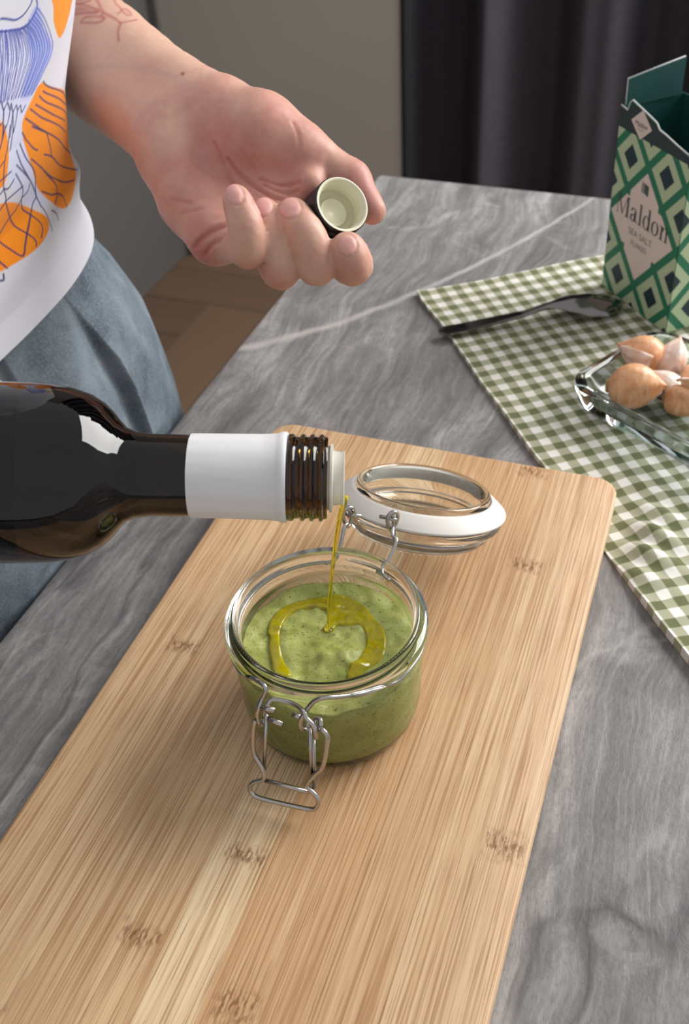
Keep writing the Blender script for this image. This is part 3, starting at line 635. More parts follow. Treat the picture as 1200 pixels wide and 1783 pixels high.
GRIP = chain([(shoulder_r, .046), (elbow_r, .036), (around(-.035, 120, .075), .024)]) + chain([(around(-.035, 120, .075), .024), (around(-.02, 118, .056), .019), (around(.0, 100, .050), .016)])
GF = [[(around(-.030+.0185*k, a, .0355+r*.95), r) for a, r in ((150, .0110), (100, .0092), (50, .0086), (-5, .0078), (-48, .0066))] for k in range(4)]
GF.append([(around(.005, 165, .049), .0125), (around(.030, 190, .046), .0105), (around(.045, 225, .0445), .0085)])
def grip(p):
    d = None
    for a, b, ra, rb in GRIP + chain([(around(-.03, 140, .049), .015), (around(.03, 140, .048), .013)]):
        c = capsule(p, a, b, ra, rb); d = c if d is None else smin(d, c, .014)
    for f in GF:
        g = None
        for a, b, ra, rb in chain(f): c = capsule(p, a, b, ra, rb); g = c if g is None else smin(g, c, .005)
        d = smin(d, g, .003)
    return d
allp = np.array([x for c in PALM for x in (c[0], c[1])] + [x for f in FING.values() for x, _ in f])
SV, SF = surface_net(skin, allp.min(0)-.06, allp.max(0)+.03, .0020)
def subdivide(V, F, levels):
    me = bpy.data.meshes.new('tmp'); me.from_pydata(V.tolist(), [], F.tolist()); ob = bpy.data.objects.new('tmp', me); COL.objects.link(ob)
    md = ob.modifiers.new('s', 'SUBSURF'); md.levels = levels; md.render_levels = levels
    ev = ob.evaluated_get(bpy.context.evaluated_depsgraph_get()); em = ev.to_mesh()
    v = np.empty(len(em.vertices)*3); em.vertices.foreach_get('co', v); nn = np.empty(len(em.vertices)*3); em.vertices.foreach_get('normal', nn)
    f = np.empty(len(em.loops), np.int64); em.loops.foreach_get('vertex_index', f)
    ev.to_mesh_clear(); bpy.data.objects.remove(ob); bpy.data.meshes.remove(me)
    return v.reshape(-1, 3), f.reshape(-1, 4), nn.reshape(-1, 3)
for _ in range(2):                                                    # pull the net onto the surface
    g0 = skin(SV); e = 4e-4; g = np.stack([skin(SV+np.eye(3)[i]*e)-g0 for i in range(3)], 1)/e
    SV = SV - np.clip(g0, -.001, .001)[:, None]*g/np.maximum((g*g).sum(1), .2)[:, None]
SV, SF, SN = subdivide(SV, SF, 1)
# fine skin relief and colour; strokes are measured square to the palm, in world space
PD = np.array([0.0649, -0.9182, 0.3908]); PD /= np.linalg.norm(PD);   # direction the palm faces
px_, py_, _ = frame(PD)
def flat(p): p = np.asarray(p, float); return np.c_[p@px_, p@py_]
F2 = flat(SV); facing = (SN@PD) > .05
def stroke(pts, sub=6):
    q = flat(catmull(pts, sub)); d = np.full(len(F2), 1e9); lo, hi = q.min(0)-.012, q.max(0)+.012
    k = np.where(((F2 > lo) & (F2 < hi)).all(1) & facing)[0]; p = F2[k]; dd = np.full(len(k), 1e9)
    for a, b in zip(q, q[1:]):
        e = b-a; w = p-a; t = np.clip((w@e)/(e@e+1e-18), 0, 1); dd = np.minimum(dd, ((w-t[:, None]*e)**2).sum(1))
    d[k] = np.sqrt(dd); return d
cre = [([(-0.0478, 0.5211, 0.1968), (-0.0460, 0.5187, 0.1941), (-0.0427, 0.5160, 0.1910), (-0.0343, 0.5110, 0.1853), (-0.0270, 0.5078, 0.1815), (-0.0215, 0.5066, 0.1802)], .0011, .0008),
       ([(-0.0325, 0.5140, 0.1887), (-0.0245, 0.5118, 0.1861), (-0.0186, 0.5113, 0.1856), (-0.0129, 0.5123, 0.1867)], .0009, .0007),
       ([(-0.0304, 0.5118, 0.1862), (-0.0247, 0.5097, 0.1837), (-0.0189, 0.5086, 0.1825), (-0.0138, 0.5092, 0.1831)], .0008, .0007),
       ([(-0.0548, 0.5361, 0.1989), (-0.0516, 0.5252, 0.1939), (-0.0467, 0.5146, 0.1894), (-0.0424, 0.5098, 0.1839)], .0006, .0010),
       ([(-0.0679, 0.5362, 0.1914), (-0.0605, 0.5271, 0.1885), (-0.0528, 0.5190, 0.1868)], .0004, .0008),
       ([(-0.0668, 0.4882, 0.1666), (-0.0633, 0.4908, 0.1695), (-0.0584, 0.4929, 0.1719), (-0.0524, 0.4943, 0.1736), (-0.0477, 0.4949, 0.1743)], .0013, .0010),
       ([(-0.0617, 0.4828, 0.1649), (-0.0585, 0.4853, 0.1678), (-0.0543, 0.4872, 0.1700), (-0.0477, 0.4888, 0.1719)], .0011, .0009),
       ([(-0.0788, 0.5188, 0.1789), (-0.0735, 0.5178, 0.1778), (-0.0654, 0.5121, 0.1788), (-0.0571, 0.5079, 0.1817)], .0005, .0008),
       ([(-0.0738, 0.5087, 0.1750), (-0.0672, 0.5096, 0.1760), (-0.0591, 0.5053, 0.1786)], .0004, .0008),
       ([(-0.0410, 0.5239, 0.2001), (-0.0379, 0.5193, 0.1948), (-0.0330, 0.5152, 0.1901)], .0003, .0009),
       ([(-0.0141, 0.5270, 0.2113), (-0.0118, 0.5211, 0.2076), (-0.0113, 0.5171, 0.2029)], .0004, .0008)]
disp = np.zeros(len(SV)); red = np.zeros(len(SV))
for pts, dep, wid in cre:
    dq = SV@PD - np.mean(np.array(pts)@PD); d = np.where(np.abs(dq) < .021, stroke(pts), 1.); g = np.exp(-(d/wid)**2); disp -= dep*g; disp += dep*.25*np.exp(-((d-wid*2.2)/wid)**2); red = np.maximum(red, .30*np.exp(-(d/(wid*1.5))**2)*min(1, dep/.0009))
disp += .00012*vnoise(SV, 420, 3) + .00035*vnoise(SV, 90, 5)
base = np.array(lin('cfa792')[:3]); rose_shade = np.array(lin('b26660')[:3]); pale_ = np.array(lin('dab69e')[:3])  # palm redness, deepened so the colour also carries the palm's shade
def blob(c, r): return np.exp(-((SV-np.array(c))**2).sum(1)/(r*r))
pal = np.zeros(len(SV))
for c, r, k in (((-0.0417, 0.5166, 0.1916), .050, .75), ((-0.0180, 0.5107, 0.1925), .035, .7), ((-0.0701, 0.5216, 0.1821), .030, .55), ((-0.0790, 0.5476, 0.1969), .022, .45), ((0.0108, 0.5027, 0.1910), .03, .6), ((0.0208, 0.4815, 0.1817), .02, .6), ((-0.0592, 0.4829, 0.1681), .018, .8), ((-0.0242, 0.4556, 0.1595), .010, .6), ((-0.0367, 0.4576, 0.1695), .010, .6), ((-0.0074, 0.4581, 0.1579), .010, .5), ((0.0103, 0.4542, 0.1655), .018, .6), ((-0.0079, 0.5012, 0.1892), .01, .4)): pal = np.maximum(pal, k*blob(c, r))
pal = np.clip(pal + .16*vnoise(SV, 70, 8) + .10*vnoise(SV, 190, 9) + .05*vnoise(SV, 500, 10), 0, 1)
colr = base + (rose_shade-base)*pal[:, None]
colr = colr + (pale_-colr)*(np.clip(vnoise(SV, 60, 11), 0, 1)*.35)[:, None]
colr = colr + (np.array(lin('b4554f')[:3])-colr)*np.clip(red, 0, .8)[:, None]
def ink(pts, wid, col, a, sub=6):
    global colr
    d = stroke(pts, sub); k = a*np.clip(1.5-d/wid, 0, 1); colr = colr + (np.array(lin(col)[:3])-colr)*k[:, None]
ink([(-0.1424, 0.6679, 0.1982), (-0.1248, 0.6473, 0.2050), (-0.1051, 0.6256, 0.2105), (-0.0924, 0.6134, 0.2117), (-0.0793, 0.5959, 0.2144), (-0.0653, 0.5751, 0.2134)], .0016, 'a3948c', .20)
ink([(-0.1304, 0.6496, 0.1924), (-0.1146, 0.6267, 0.1966), (-0.0997, 0.6021, 0.1986), (-0.0838, 0.5801, 0.2038)], .0014, 'a8968e', .15)
TT = 'a8585c'
ink([(-0.1126, 0.6465, 0.2193), (-0.1136, 0.6552, 0.2217), (-0.1131, 0.6636, 0.2238), (-0.1196, 0.6768, 0.2237), (-0.1247, 0.6793, 0.2266), (-0.1291, 0.6939, 0.2282), (-0.1350, 0.7097, 0.2311)], .0009, TT, .65)
ink([(-0.1131, 0.6636, 0.2238), (-0.1071, 0.6545, 0.2285), (-0.1033, 0.6555, 0.2296)], .0007, TT, .6)
for lf in ([(-0.1395, 0.6860, 0.2190), (-0.1365, 0.6877, 0.2210), (-0.1270, 0.6773, 0.2243), (-0.1236, 0.6760, 0.2229), (-0.1272, 0.6748, 0.2214), (-0.1367, 0.6854, 0.2184), (-0.1395, 0.6860, 0.2190)], [(-0.1542, 0.7107, 0.2171), (-0.1477, 0.7136, 0.2203), (-0.1382, 0.7029, 0.2233), (-0.1281, 0.6895, 0.2231), (-0.1396, 0.6992, 0.2190), (-0.1503, 0.7098, 0.2160), (-0.1542, 0.7107, 0.2171)], [(-0.1522, 0.7164, 0.2236), (-0.1456, 0.7195, 0.2272), (-0.1373, 0.7081, 0.2293), (-0.1347, 0.7049, 0.2256), (-0.1414, 0.7038, 0.2243), (-0.1487, 0.7148, 0.2218), (-0.1522, 0.7164, 0.2236)], [(-0.1135, 0.6704, 0.2316), (-0.1107, 0.6707, 0.2320), (-0.1075, 0.6679, 0.2287), (-0.1097, 0.6675, 0.2283), (-0.1135, 0.6704, 0.2316)]):
    ink(lf, .0007, TT, .6)
ink([(-0.1527, 0.7112, 0.2175), (-0.1423, 0.7012, 0.2214), (-0.1288, 0.6895, 0.2231)], .0020, TT, .4); ink([(-0.1500, 0.7168, 0.2241), (-0.1418, 0.7064, 0.2273), (-0.1361, 0.7059, 0.2268)], .0024, TT, .4)
ink([(-0.1236, 0.6760, 0.2229), (-0.1255, 0.6780, 0.2251), (-0.1247, 0.6793, 0.2266)], .0007, TT, .7); ink([(-0.1198, 0.6860, 0.2343), (-0.1180, 0.6832, 0.2311), (-0.1135, 0.6704, 0.2316), (-0.1151, 0.6682, 0.2291)], .0007, TT, .6)
ink([(-0.0719, 0.5859, 0.2181), (-0.0717, 0.5858, 0.2180)], .0009, '7a4a38', .9)
# nails: pale plates with a shallow rim
for (cx, ax, hw, hl) in (((-0.0424, 0.4690, 0.2009), (-0.0404, 0.4664, 0.1980), .0040, .0050), ((-0.0298, 0.4741, 0.1915), (-0.0277, 0.4679, 0.1889), .0050, .0042), ((-0.0172, 0.4753, 0.1898), (-0.0146, 0.4692, 0.1874), .0056, .0048), ((0.0091, 0.4586, 0.1767), (0.0096, 0.4542, 0.1747), .0046, .0050)):
    c2 = flat([cx])[0]; a2 = flat([ax])[0]-c2; a2 /= np.linalg.norm(a2); q = F2-c2; u = q@a2; w = q@np.array([-a2[1], a2[0]])
    e = np.sqrt((u/hl)**2 + (w/hw)**2); ok = facing & (np.abs((SV-np.array(cx))@PD) < .012) 
    k = np.where(ok, np.clip((1.0-e)*6, 0, 1), 0); colr = colr + (np.array(lin('dba39b')[:3])-colr)*(k*.85)[:, None]
    disp += np.where(ok, -.00055*np.exp(-((e-1.03)/.12)**2) + .0002*k, 0)
SV = SV + SN*disp[:, None]
def mat_skin():
    t = NT('skin'); c = t.n('ShaderNodeAttribute', attribute_name='Col').outputs['Color']; v = t.coord()
    t.set(color=c, rough=.48, sss=.16, spec=.4); t.b.inputs['Subsurface Radius'].default_value = (1., .35, .2); t.b.inputs['Subsurface Scale'].default_value = .004
    t.bump(t.noise(v, 1600, 3, .6), .12, .0003); MAT['skin'] = t.m
mat_skin()
pr_ = thing('person', tuple(UVW(-.46, .38, FLOOR)), 'person in a printed white t-shirt and blue-grey jeans, left palm up holding a cap', 'person')
gp = np.array([x for c in GRIP for x in (c[0], c[1])] + [x for f in GF for x, _ in f])
GV, GFc = surface_net(grip, gp.min(0)-.06, gp.max(0)+.03, .003)
gc = np.tile(base, (len(GV), 1)) + (rose_shade-base)*np.clip(.25+.2*vnoise(GV, 60, 3), 0, 1)[:, None]
SF = np.concatenate([SF, GFc+len(SV)]); SV = np.concatenate([SV, GV]); colr = np.concatenate([colr, gc])
bo = new_obj('body', SV, SF, 'skin', pr_); add_col(bo, np.clip(colr, 0, 1))
tag(bo, 'bare arms, a red floral tattoo on the forearm of the open hand')

# t-shirt
SH = [(0.08, -0.468, 0.368, 0.135, 0.188), (0.128, -0.464, 0.367, 0.131, 0.182), (0.14, -0.464, 0.366, 0.125, 0.178), (0.17, -0.461, 0.37, 0.117, 0.171), (0.21, -0.454, 0.379, 0.115, 0.169), (0.25, -0.444, 0.389, 0.116, 0.172), (0.34, -0.43, 0.41, 0.12, 0.18), (0.6, -0.42, 0.42, 0.1, 0.185)]
JE = [(-0.74, -0.5, 0.39, 0.1, 0.17), (-0.3, -0.472, 0.395, 0.125, 0.18), (-0.05, -0.446, 0.398, 0.128, 0.19), (0, -0.448, 0.393, 0.13, 0.188), (0.05, -0.454, 0.387, 0.131, 0.186), (0.1, -0.462, 0.374, 0.129, 0.18), (0.17, -0.465, 0.367, 0.113, 0.164)]
def section(T, th, z, e=2/2.4):
    z_ = [r[0] for r in T]; uc, vc, a, b = [np.interp(z, z_, [r[i] for r in T]) for i in range(1, 5)]
    c, s = np.cos(th), np.sin(th)
    return uc + a*np.sign(c)*np.abs(c)**e, vc + b*np.sign(s)*np.abs(s)**e
th = np.unique(np.concatenate([np.linspace(-.25, 1.05, 380), np.linspace(1.05, 2*math.pi-.25, 90)]))[:-1]
zs = np.unique(np.concatenate([np.linspace(.128, .285, 330), np.linspace(.285, .56, 30)]))
TH, ZZ = np.meshgrid(th, zs); tf, zf = TH.ravel(), ZZ.ravel()
mt = np.c_[tf*.14, zf]
def hgroove(): 
    f = .0028*np.sin((zf*30 - tf*4.5)) * sstep(.13, .2, zf) + .0035*vnoise(np.c_[tf*3, zf*22], 1.0, 21)
    f = f + .004*np.exp(-((zf-.150 - .02*np.sin(tf*3))/.010)**2)*sstep(-.2, .3, tf)         # soft roll just above the hem
    f = f - .005*np.exp(-((zf-.172-.012*(tf-.4))/.012)**2 - ((tf-.25)/.35)**2)
    return f
fo = hgroove(); u_, v_ = section(SH, tf, zf)
top_k = sstep(.46, .56, zf); u_ = u_ + (-.42-u_)*top_k*.55; v_ = v_ + (.42-v_)*top_k*.25
nrm = np.c_[np.cos(tf), np.sin(tf)]; u_ += nrm[:, 0]*fo; v_ += nrm[:, 1]*fo
XY = u_[:, None]*UX + v_[:, None]*VX; V = np.c_[XY, zf]; n, m = len(th), len(zs)
# thickness at the hem: a turned-in lip
inn = []; 
u2, v2 = section(SH, th, .1295); XY2 = (u2-.003*np.cos(th))[:, None]*UX + (v2-.003*np.sin(th))[:, None]*VX
u3, v3 = section(SH, th, .170); XY3 = (u3-.012*np.cos(th))[:, None]*UX + (v3-.012*np.sin(th))[:, None]*VX
V = np.concatenate([V, np.c_[XY2, np.full(n, .1278)], np.c_[XY3, np.full(n, .165)]]); F = []
for i in range(m-1):
    for j in range(n): a, b = i*n+j, i*n+(j+1) % n; F.append((a, b, b+n, a+n))
for j in range(n):
    a, b = j, (j+1) % n; c, d = m*n+j, m*n+(j+1) % n; F.append((b, a, c, d)); F.append((d, c, c+n, d+n))
F.append(tuple(range((m-1)*n, m*n)))
white = np.array(lin('c9cad3')[:3]); shc = np.tile(white, (len(V), 1)); blue = np.array(lin('2b3578')[:3])
def fill(poly, col, a, soft=.0004):
    q = np.array(poly)*[.14, 1]; q = catmull(q, 4, True); lo, hi = q.min(0)-.004, q.max(0)+.004
    k = np.where(((mt > lo) & (mt < hi)).all(1))[0]; w = a*np.clip(sdpoly(mt[k], q)/soft+.5, 0, 1); shc[k] += (np.array(lin(col)[:3])-shc[k])*w[:, None]
def line(pl, wid, col, a=1.0, sm=4):
    q = np.array(pl, float)*[.14, 1]; q = catmull(q, sm); lo, hi = q.min(0)-.003, q.max(0)+.003
    k = np.where(((mt > lo) & (mt < hi)).all(1))[0]; p = mt[k]; dd = np.full(len(k), 1e9)
    for s, e_ in zip(q, q[1:]):
        e = e_-s; w = p-s; t = np.clip((w@e)/(e@e+1e-18), 0, 1); dd = np.minimum(dd, ((w-t[:, None]*e)**2).sum(1))
    w = a*np.clip(1.5-np.sqrt(dd)/wid, 0, 1); shc[k] += (np.array(lin(col)[:3])-shc[k])*w[:, None]
for q in [[(0.02, 0.272), (0.095, 0.268), (0.17, 0.268), (0.19, 0.273), (0.26, 0.26), (0.37, 0.246), (0.315, 0.237), (0.24, 0.229), (0.245, 0.218), (0.29, 0.197), (0.38, 0.17), (0.26, 0.178), (0.16, 0.195), (0.16, 0.214), (0.085, 0.231), (0.035, 0.235)]]: fill(q, 'c6cbe6', .9, .002)
for q in [[(0.145, 0.268), (0.185, 0.273), (0.26, 0.26), (0.37, 0.246), (0.315, 0.237), (0.255, 0.231), (0.18, 0.235), (0.205, 0.248), (0.165, 0.26)]]: fill(q, '7f93dd', .75, .003)
for q in [[(0.3, 0.273), (0.6, 0.262), (0.6, 0.259), (0.555, 0.254), (0.435, 0.248), (0.345, 0.258), (0.315, 0.266)], [(0.315, 0.233), (0.26, 0.228), (0.22, 0.222), (0.22, 0.217), (0.27, 0.201), (0.32, 0.185), (0.395, 0.171), (0.45, 0.162), (0.54, 0.156), (0.655, 0.159), (0.745, 0.181), (0.75, 0.201), (0.755, 0.207), (0.435, 0.225)], [(0.03, 0.234), (0.065, 0.231), (0.105, 0.225), (0.15, 0.212), (0.15, 0.204), (0.13, 0.197), (0.08, 0.197), (0.045, 0.199)], [(0.035, 0.192), (0.08, 0.19), (0.125, 0.188), (0.19, 0.183), (0.28, 0.174), (0.34, 0.165), (0.335, 0.159), (0.28, 0.157), (0.215, 0.157), (0.14, 0.158), (0.08, 0.159), (0.045, 0.16), (0.01, 0.163)]]: fill(q, 'e88a1c', 1.)
for q in [[(0.025, 0.277), (0.04, 0.276), (0.08, 0.273), (0.115, 0.273), (0.14, 0.275), (0.15, 0.277), (0.15, 0.28)], [(0.025, 0.272), (0.04, 0.271), (0.08, 0.269), (0.135, 0.267), (0.17, 0.269), (0.185, 0.273), (0.175, 0.276), (0.16, 0.279)]]: line(q, .00045, '3a4690')
for q in [[(0.025, 0.272), (0.03, 0.265), (0.04, 0.258), (0.04, 0.249), (0.05, 0.24)], [(0.03, 0.272), (0.04, 0.265), (0.045, 0.258), (0.05, 0.249), (0.055, 0.24)], [(0.04, 0.271), (0.05, 0.264), (0.055, 0.257), (0.055, 0.249), (0.06, 0.24)], [(0.045, 0.271), (0.055, 0.264), (0.065, 0.257), (0.065, 0.248), (0.07, 0.239)], [(0.045, 0.271), (0.06, 0.264), (0.07, 0.257), (0.075, 0.248), (0.075, 0.239)], [(0.055, 0.27), (0.07, 0.264), (0.085, 0.256), (0.08, 0.248), (0.08, 0.239)], [(0.06, 0.27), (0.08, 0.263), (0.095, 0.256), (0.09, 0.247), (0.09, 0.238)], [(0.065, 0.27), (0.09, 0.263), (0.11, 0.255), (0.1, 0.247), (0.095, 0.238)], [(0.075, 0.269), (0.1, 0.262), (0.115, 0.255), (0.115, 0.246), (0.1, 0.238)], [(0.08, 0.269), (0.11, 0.262), (0.125, 0.255), (0.12, 0.246), (0.115, 0.237)], [(0.085, 0.269), (0.115, 0.262), (0.14, 0.254), (0.135, 0.245), (0.12, 0.237)], [(0.095, 0.268), (0.13, 0.261), (0.15, 0.254), (0.145, 0.245), (0.13, 0.236)], [(0.1, 0.268), (0.14, 0.261), (0.17, 0.253), (0.16, 0.244), (0.14, 0.236)], [(0.105, 0.268), (0.15, 0.261), (0.18, 0.253), (0.17, 0.244), (0.145, 0.236)], [(0.115, 0.268), (0.16, 0.261), (0.195, 0.252), (0.185, 0.243), (0.16, 0.235)], [(0.12, 0.268), (0.17, 0.261), (0.21, 0.252), (0.195, 0.243), (0.165, 0.235)], [(0.13, 0.268), (0.185, 0.26), (0.225, 0.251), (0.21, 0.242), (0.18, 0.234)], [(0.135, 0.268), (0.2, 0.26), (0.24, 0.251), (0.22, 0.242), (0.185, 0.234)], [(0.145, 0.268), (0.21, 0.26), (0.26, 0.25), (0.24, 0.241), (0.2, 0.233)], [(0.15, 0.269), (0.225, 0.26), (0.28, 0.249), (0.25, 0.241), (0.205, 0.233)], [(0.165, 0.269), (0.24, 0.26), (0.295, 0.249), (0.265, 0.24), (0.22, 0.232)], [(0.17, 0.27), (0.255, 0.26), (0.32, 0.248), (0.285, 0.239), (0.23, 0.232)], [(0.18, 0.271), (0.27, 0.26), (0.34, 0.247), (0.3, 0.239), (0.245, 0.231)], [(0.19, 0.272), (0.28, 0.261), (0.37, 0.246), (0.32, 0.238), (0.255, 0.231)]]: line(q, .00032, '36439a', .9)
for q in [[(0.075, 0.185), (0.135, 0.188), (0.125, 0.195), (0.125, 0.2), (0.13, 0.207), (0.14, 0.213), (0.135, 0.224)], [(0.135, 0.188), (0.145, 0.184), (0.17, 0.177), (0.215, 0.165), (0.225, 0.16), (0.215, 0.158)], [(0.075, 0.184), (0.08, 0.18), (0.105, 0.172), (0.085, 0.166), (0.07, 0.166), (0.08, 0.159)], [(0.105, 0.172), (0.17, 0.177), (0.2, 0.178), (0.235, 0.182), (0.235, 0.187), (0.195, 0.197)], [(0.105, 0.172), (0.125, 0.165), (0.145, 0.159), (0.18, 0.162), (0.215, 0.165), (0.28, 0.17), (0.31, 0.174), (0.335, 0.177), (0.275, 0.189), (0.2, 0.201)], [(0.235, 0.182), (0.245, 0.176), (0.28, 0.17), (0.295, 0.163), (0.26, 0.159)], [(0.335, 0.177), (0.35, 0.169), (0.35, 0.161), (0.35, 0.156)], [(0.125, 0.195), (0.15, 0.193), (0.185, 0.195)], [(0.135, 0.188), (0.18, 0.188), (0.235, 0.188)], [(0.235, 0.182), (0.275, 0.183), (0.28, 0.186)], [(0.075, 0.193), (0.115, 0.194), (0.125, 0.195)], [(0.08, 0.2), (0.115, 0.2), (0.17, 0.2)], [(0.08, 0.206), (0.105, 0.207), (0.125, 0.208)], [(0.08, 0.212), (0.095, 0.218), (0.095, 0.227)], [(0.225, 0.215), (0.3, 0.203), (0.33, 0.2)], [(0.29, 0.198), (0.385, 0.186), (0.48, 0.176), (0.56, 0.169), (0.66, 0.164)], [(0.375, 0.195), (0.44, 0.19), (0.57, 0.177), (0.725, 0.166)], [(0.29, 0.214), (0.395, 0.205), (0.515, 0.194), (0.59, 0.187), (0.745, 0.175)], [(0.375, 0.176), (0.435, 0.17), (0.475, 0.168), (0.52, 0.163), (0.54, 0.156)], [(0.385, 0.186), (0.475, 0.174), (0.475, 0.168), (0.435, 0.165)], [(0.44, 0.19), (0.41, 0.2), (0.395, 0.205)], [(0.395, 0.164), (0.425, 0.16), (0.425, 0.156)], [(0.2, 0.208), (0.23, 0.199), (0.275, 0.189)], [(0.22, 0.21), (0.255, 0.201), (0.31, 0.19), (0.335, 0.177)], [(0.04, 0.157), (0.05, 0.156), (0.06, 0.158)], [(0.07, 0.166), (0.055, 0.161), (0.045, 0.16)], [(0.16, 0.221), (0.16, 0.216), (0.16, 0.211)], [(0.105, 0.226), (0.1, 0.221), (0.085, 0.214), (0.08, 0.209)], [(0.26, 0.224), (0.35, 0.215), (0.425, 0.209), (0.62, 0.193)], [(0.235, 0.221), (0.275, 0.217), (0.395, 0.205)], [(0.295, 0.224), (0.45, 0.211), (0.615, 0.199)], [(0.315, 0.227), (0.4, 0.219), (0.64, 0.203), (0.745, 0.195)], [(0.34, 0.228), (0.39, 0.224), (0.615, 0.209), (0.745, 0.202)], [(0.33, 0.233), (0.41, 0.226), (0.745, 0.206)], [(0.06, 0.24), (0.08, 0.235), (0.095, 0.237), (0.12, 0.232), (0.12, 0.235), (0.14, 0.23), (0.155, 0.232), (0.17, 0.229), (0.185, 0.23), (0.2, 0.226), (0.22, 0.228)], [(0.08, 0.235), (0.085, 0.229), (0.065, 0.229)], [(0.08, 0.235), (0.095, 0.223)], [(0.12, 0.232), (0.115, 0.226), (0.095, 0.223)], [(0.14, 0.23), (0.145, 0.218)], [(0.14, 0.23), (0.165, 0.219), (0.17, 0.229)]]: line(q, .00042, '252e63', .95)
def mat_shirt():
    t = NT('shirt_cotton'); c = t.n('ShaderNodeAttribute', attribute_name='Col').outputs['Color']; v = t.coord()
    t.set(color=c, rough=.85, sheen=.1, spec=.2); t.bump(t.noise(v, 1400, 2), .12, .0004); MAT['shirt_cotton'] = t.m
mat_shirt()
so = new_obj('t_shirt', V, F, 'shirt_cotton', pr_); add_col(so, np.clip(shc, 0, 1)); tag(so, 'white t-shirt printed with orange shapes and blue line drawing')
simple('plain_cotton', 'dcdde3', .85)
for sh_, el_ in ((UVW(-.43, .56, .50), UVW(-.47, .625, .36)), (UVW(-.43, .26, .50), UVW(-.44, .21, .36))):
    x_ = np.array(sh_); y_ = np.array(el_); pts = [x_ + (y_-x_)*k for k in np.linspace(0, 1, 8)]
    Vs, Fs = tube(pts, np.linspace(.066, .060, 8), 28, cap=False); Vi, Fi = tube(pts, np.linspace(.064, .058, 8), 28, cap=False)
    Vm, Fm = merge((Vs, Fs), (Vi, [f[::-1] for f in Fi])); o0 = 7*28
    for k in range(28): Fm.append((o0+k, o0+(k+1) % 28, len(Vs)+o0+(k+1) % 28, len(Vs)+o0+k))
    new_obj('sleeve', Vm, Fm, 'plain_cotton', so)
# jeans
th = np.concatenate([np.linspace(-.5, 1.3, 420), np.linspace(1.3, 2*math.pi-.5, 60)[1:-1]]); zs = np.concatenate([np.linspace(FLOOR+.06, -.16, 30), np.linspace(-.155, .158, 130)])
TH, ZZ = np.meshgrid(th, zs); tf, zf = TH.ravel(), ZZ.ravel(); mj = np.c_[tf*.15, zf]
u_, v_ = section(JE, tf, zf)
def jd(pl):
    q = np.array(pl)*[.15, 1]; dd = np.full(len(mj), 1e9); sgn = np.zeros(len(mj))
    for s, e_ in zip(q, q[1:]):
        e = e_-s; w = mj-s; t = np.clip((w@e)/(e@e+1e-18), 0, 1); d2 = ((w-t[:, None]*e)**2).sum(1); c = e[0]*w[:, 1]-e[1]*w[:, 0]
        sgn = np.where(d2 < dd, np.sign(c), sgn); dd = np.minimum(dd, d2)
    return np.sqrt(dd), sgn
fj = .003*vnoise(np.c_[tf*5, zf*9], 1., 31)
creases = [[(0.300, 0.130), (0.300, 0.106), (0.280, 0.078), (0.260, 0.042)], [(-0.010, 0.128), (-0.020, 0.110), (-0.030, 0.092)]]
for pl in creases:                                                    # pressed folds: the panel towards the hip lies proud
    q = sorted(pl, key=lambda r: r[1]); tl = np.interp(zf, [r[1] for r in q], [r[0] for r in q]); ds = (tf-tl)*.15; on = sstep(q[0][1]-.10, q[0][1], zf)*(1-sstep(q[-1][1]+.01, q[-1][1]+.05, zf))
    fj += on*np.where(ds > 0, .0045*np.exp(-ds/.05), -.0075*np.exp(ds/.022)*(1-np.exp(ds/.0012)) + .0045*np.exp(ds/.0012))
fj = np.minimum(fj, .008*(1-sstep(.05, .105, zf)) - .003*sstep(.09, .12, zf))           # tucked under the shirt hem
nrm = np.c_[np.cos(tf), np.sin(tf)]; u_ += nrm[:, 0]*fj; v_ += nrm[:, 1]*fj
u_ = np.where(zf < .004, np.minimum(u_, -.3245), np.where(zf < .03, np.minimum(u_, -.3245 + (zf-.004)*.6), u_))     # stops at the table edge
V = np.c_[u_[:, None]*UX + v_[:, None]*VX, zf]; n, m = len(th), len(zs); F = []
for i in range(m-1):
    for j in range(n): a, b = i*n+j, i*n+(j+1) % n; F.append((a, b, b+n, a+n))
F.append(tuple(range((m-1)*n, m*n))); F.append(tuple(range(n))[::-1])
def mat_denim():
    t = NT('denim'); v = t.coord(); n = t.noise(v, 30, 5, .6); f = t.noise(v, 700, 3, .6)
    c = t.mix(t.ramp(n, [(.3, 0.), (.7, 1.)]), lin('77828b'), lin('48525b')); c = t.mix(t.math('MULTIPLY', t.ramp(f, [(.45, 0.), (.7, 1.)]), .45), c, lin('89949c'))
    t.set(color=c, rough=.9, spec=.15); t.bump(f, .25, .0005); MAT['denim'] = t.m
mat_denim()
new_obj('jeans', V, F, 'denim', pr_)

# ------------------------------------------------------------ salt box
BE = np.array([0.3465, -0.938]); B0 = np.array([0.2105, 0.7121]); BN = np.array([-BE[1], BE[0]])
if BN[1] < 0: BN = -BN                                                # BN points to the back of the box
W, D_, H_ = .0815, .052, .137
bx = thing('salt_box', (float(B0[0]), float(B0[1]), .0034), 'green and cream diamond-patterned sea salt carton with torn open top', 'carton', rotz=math.atan2(BE[1], BE[0]))
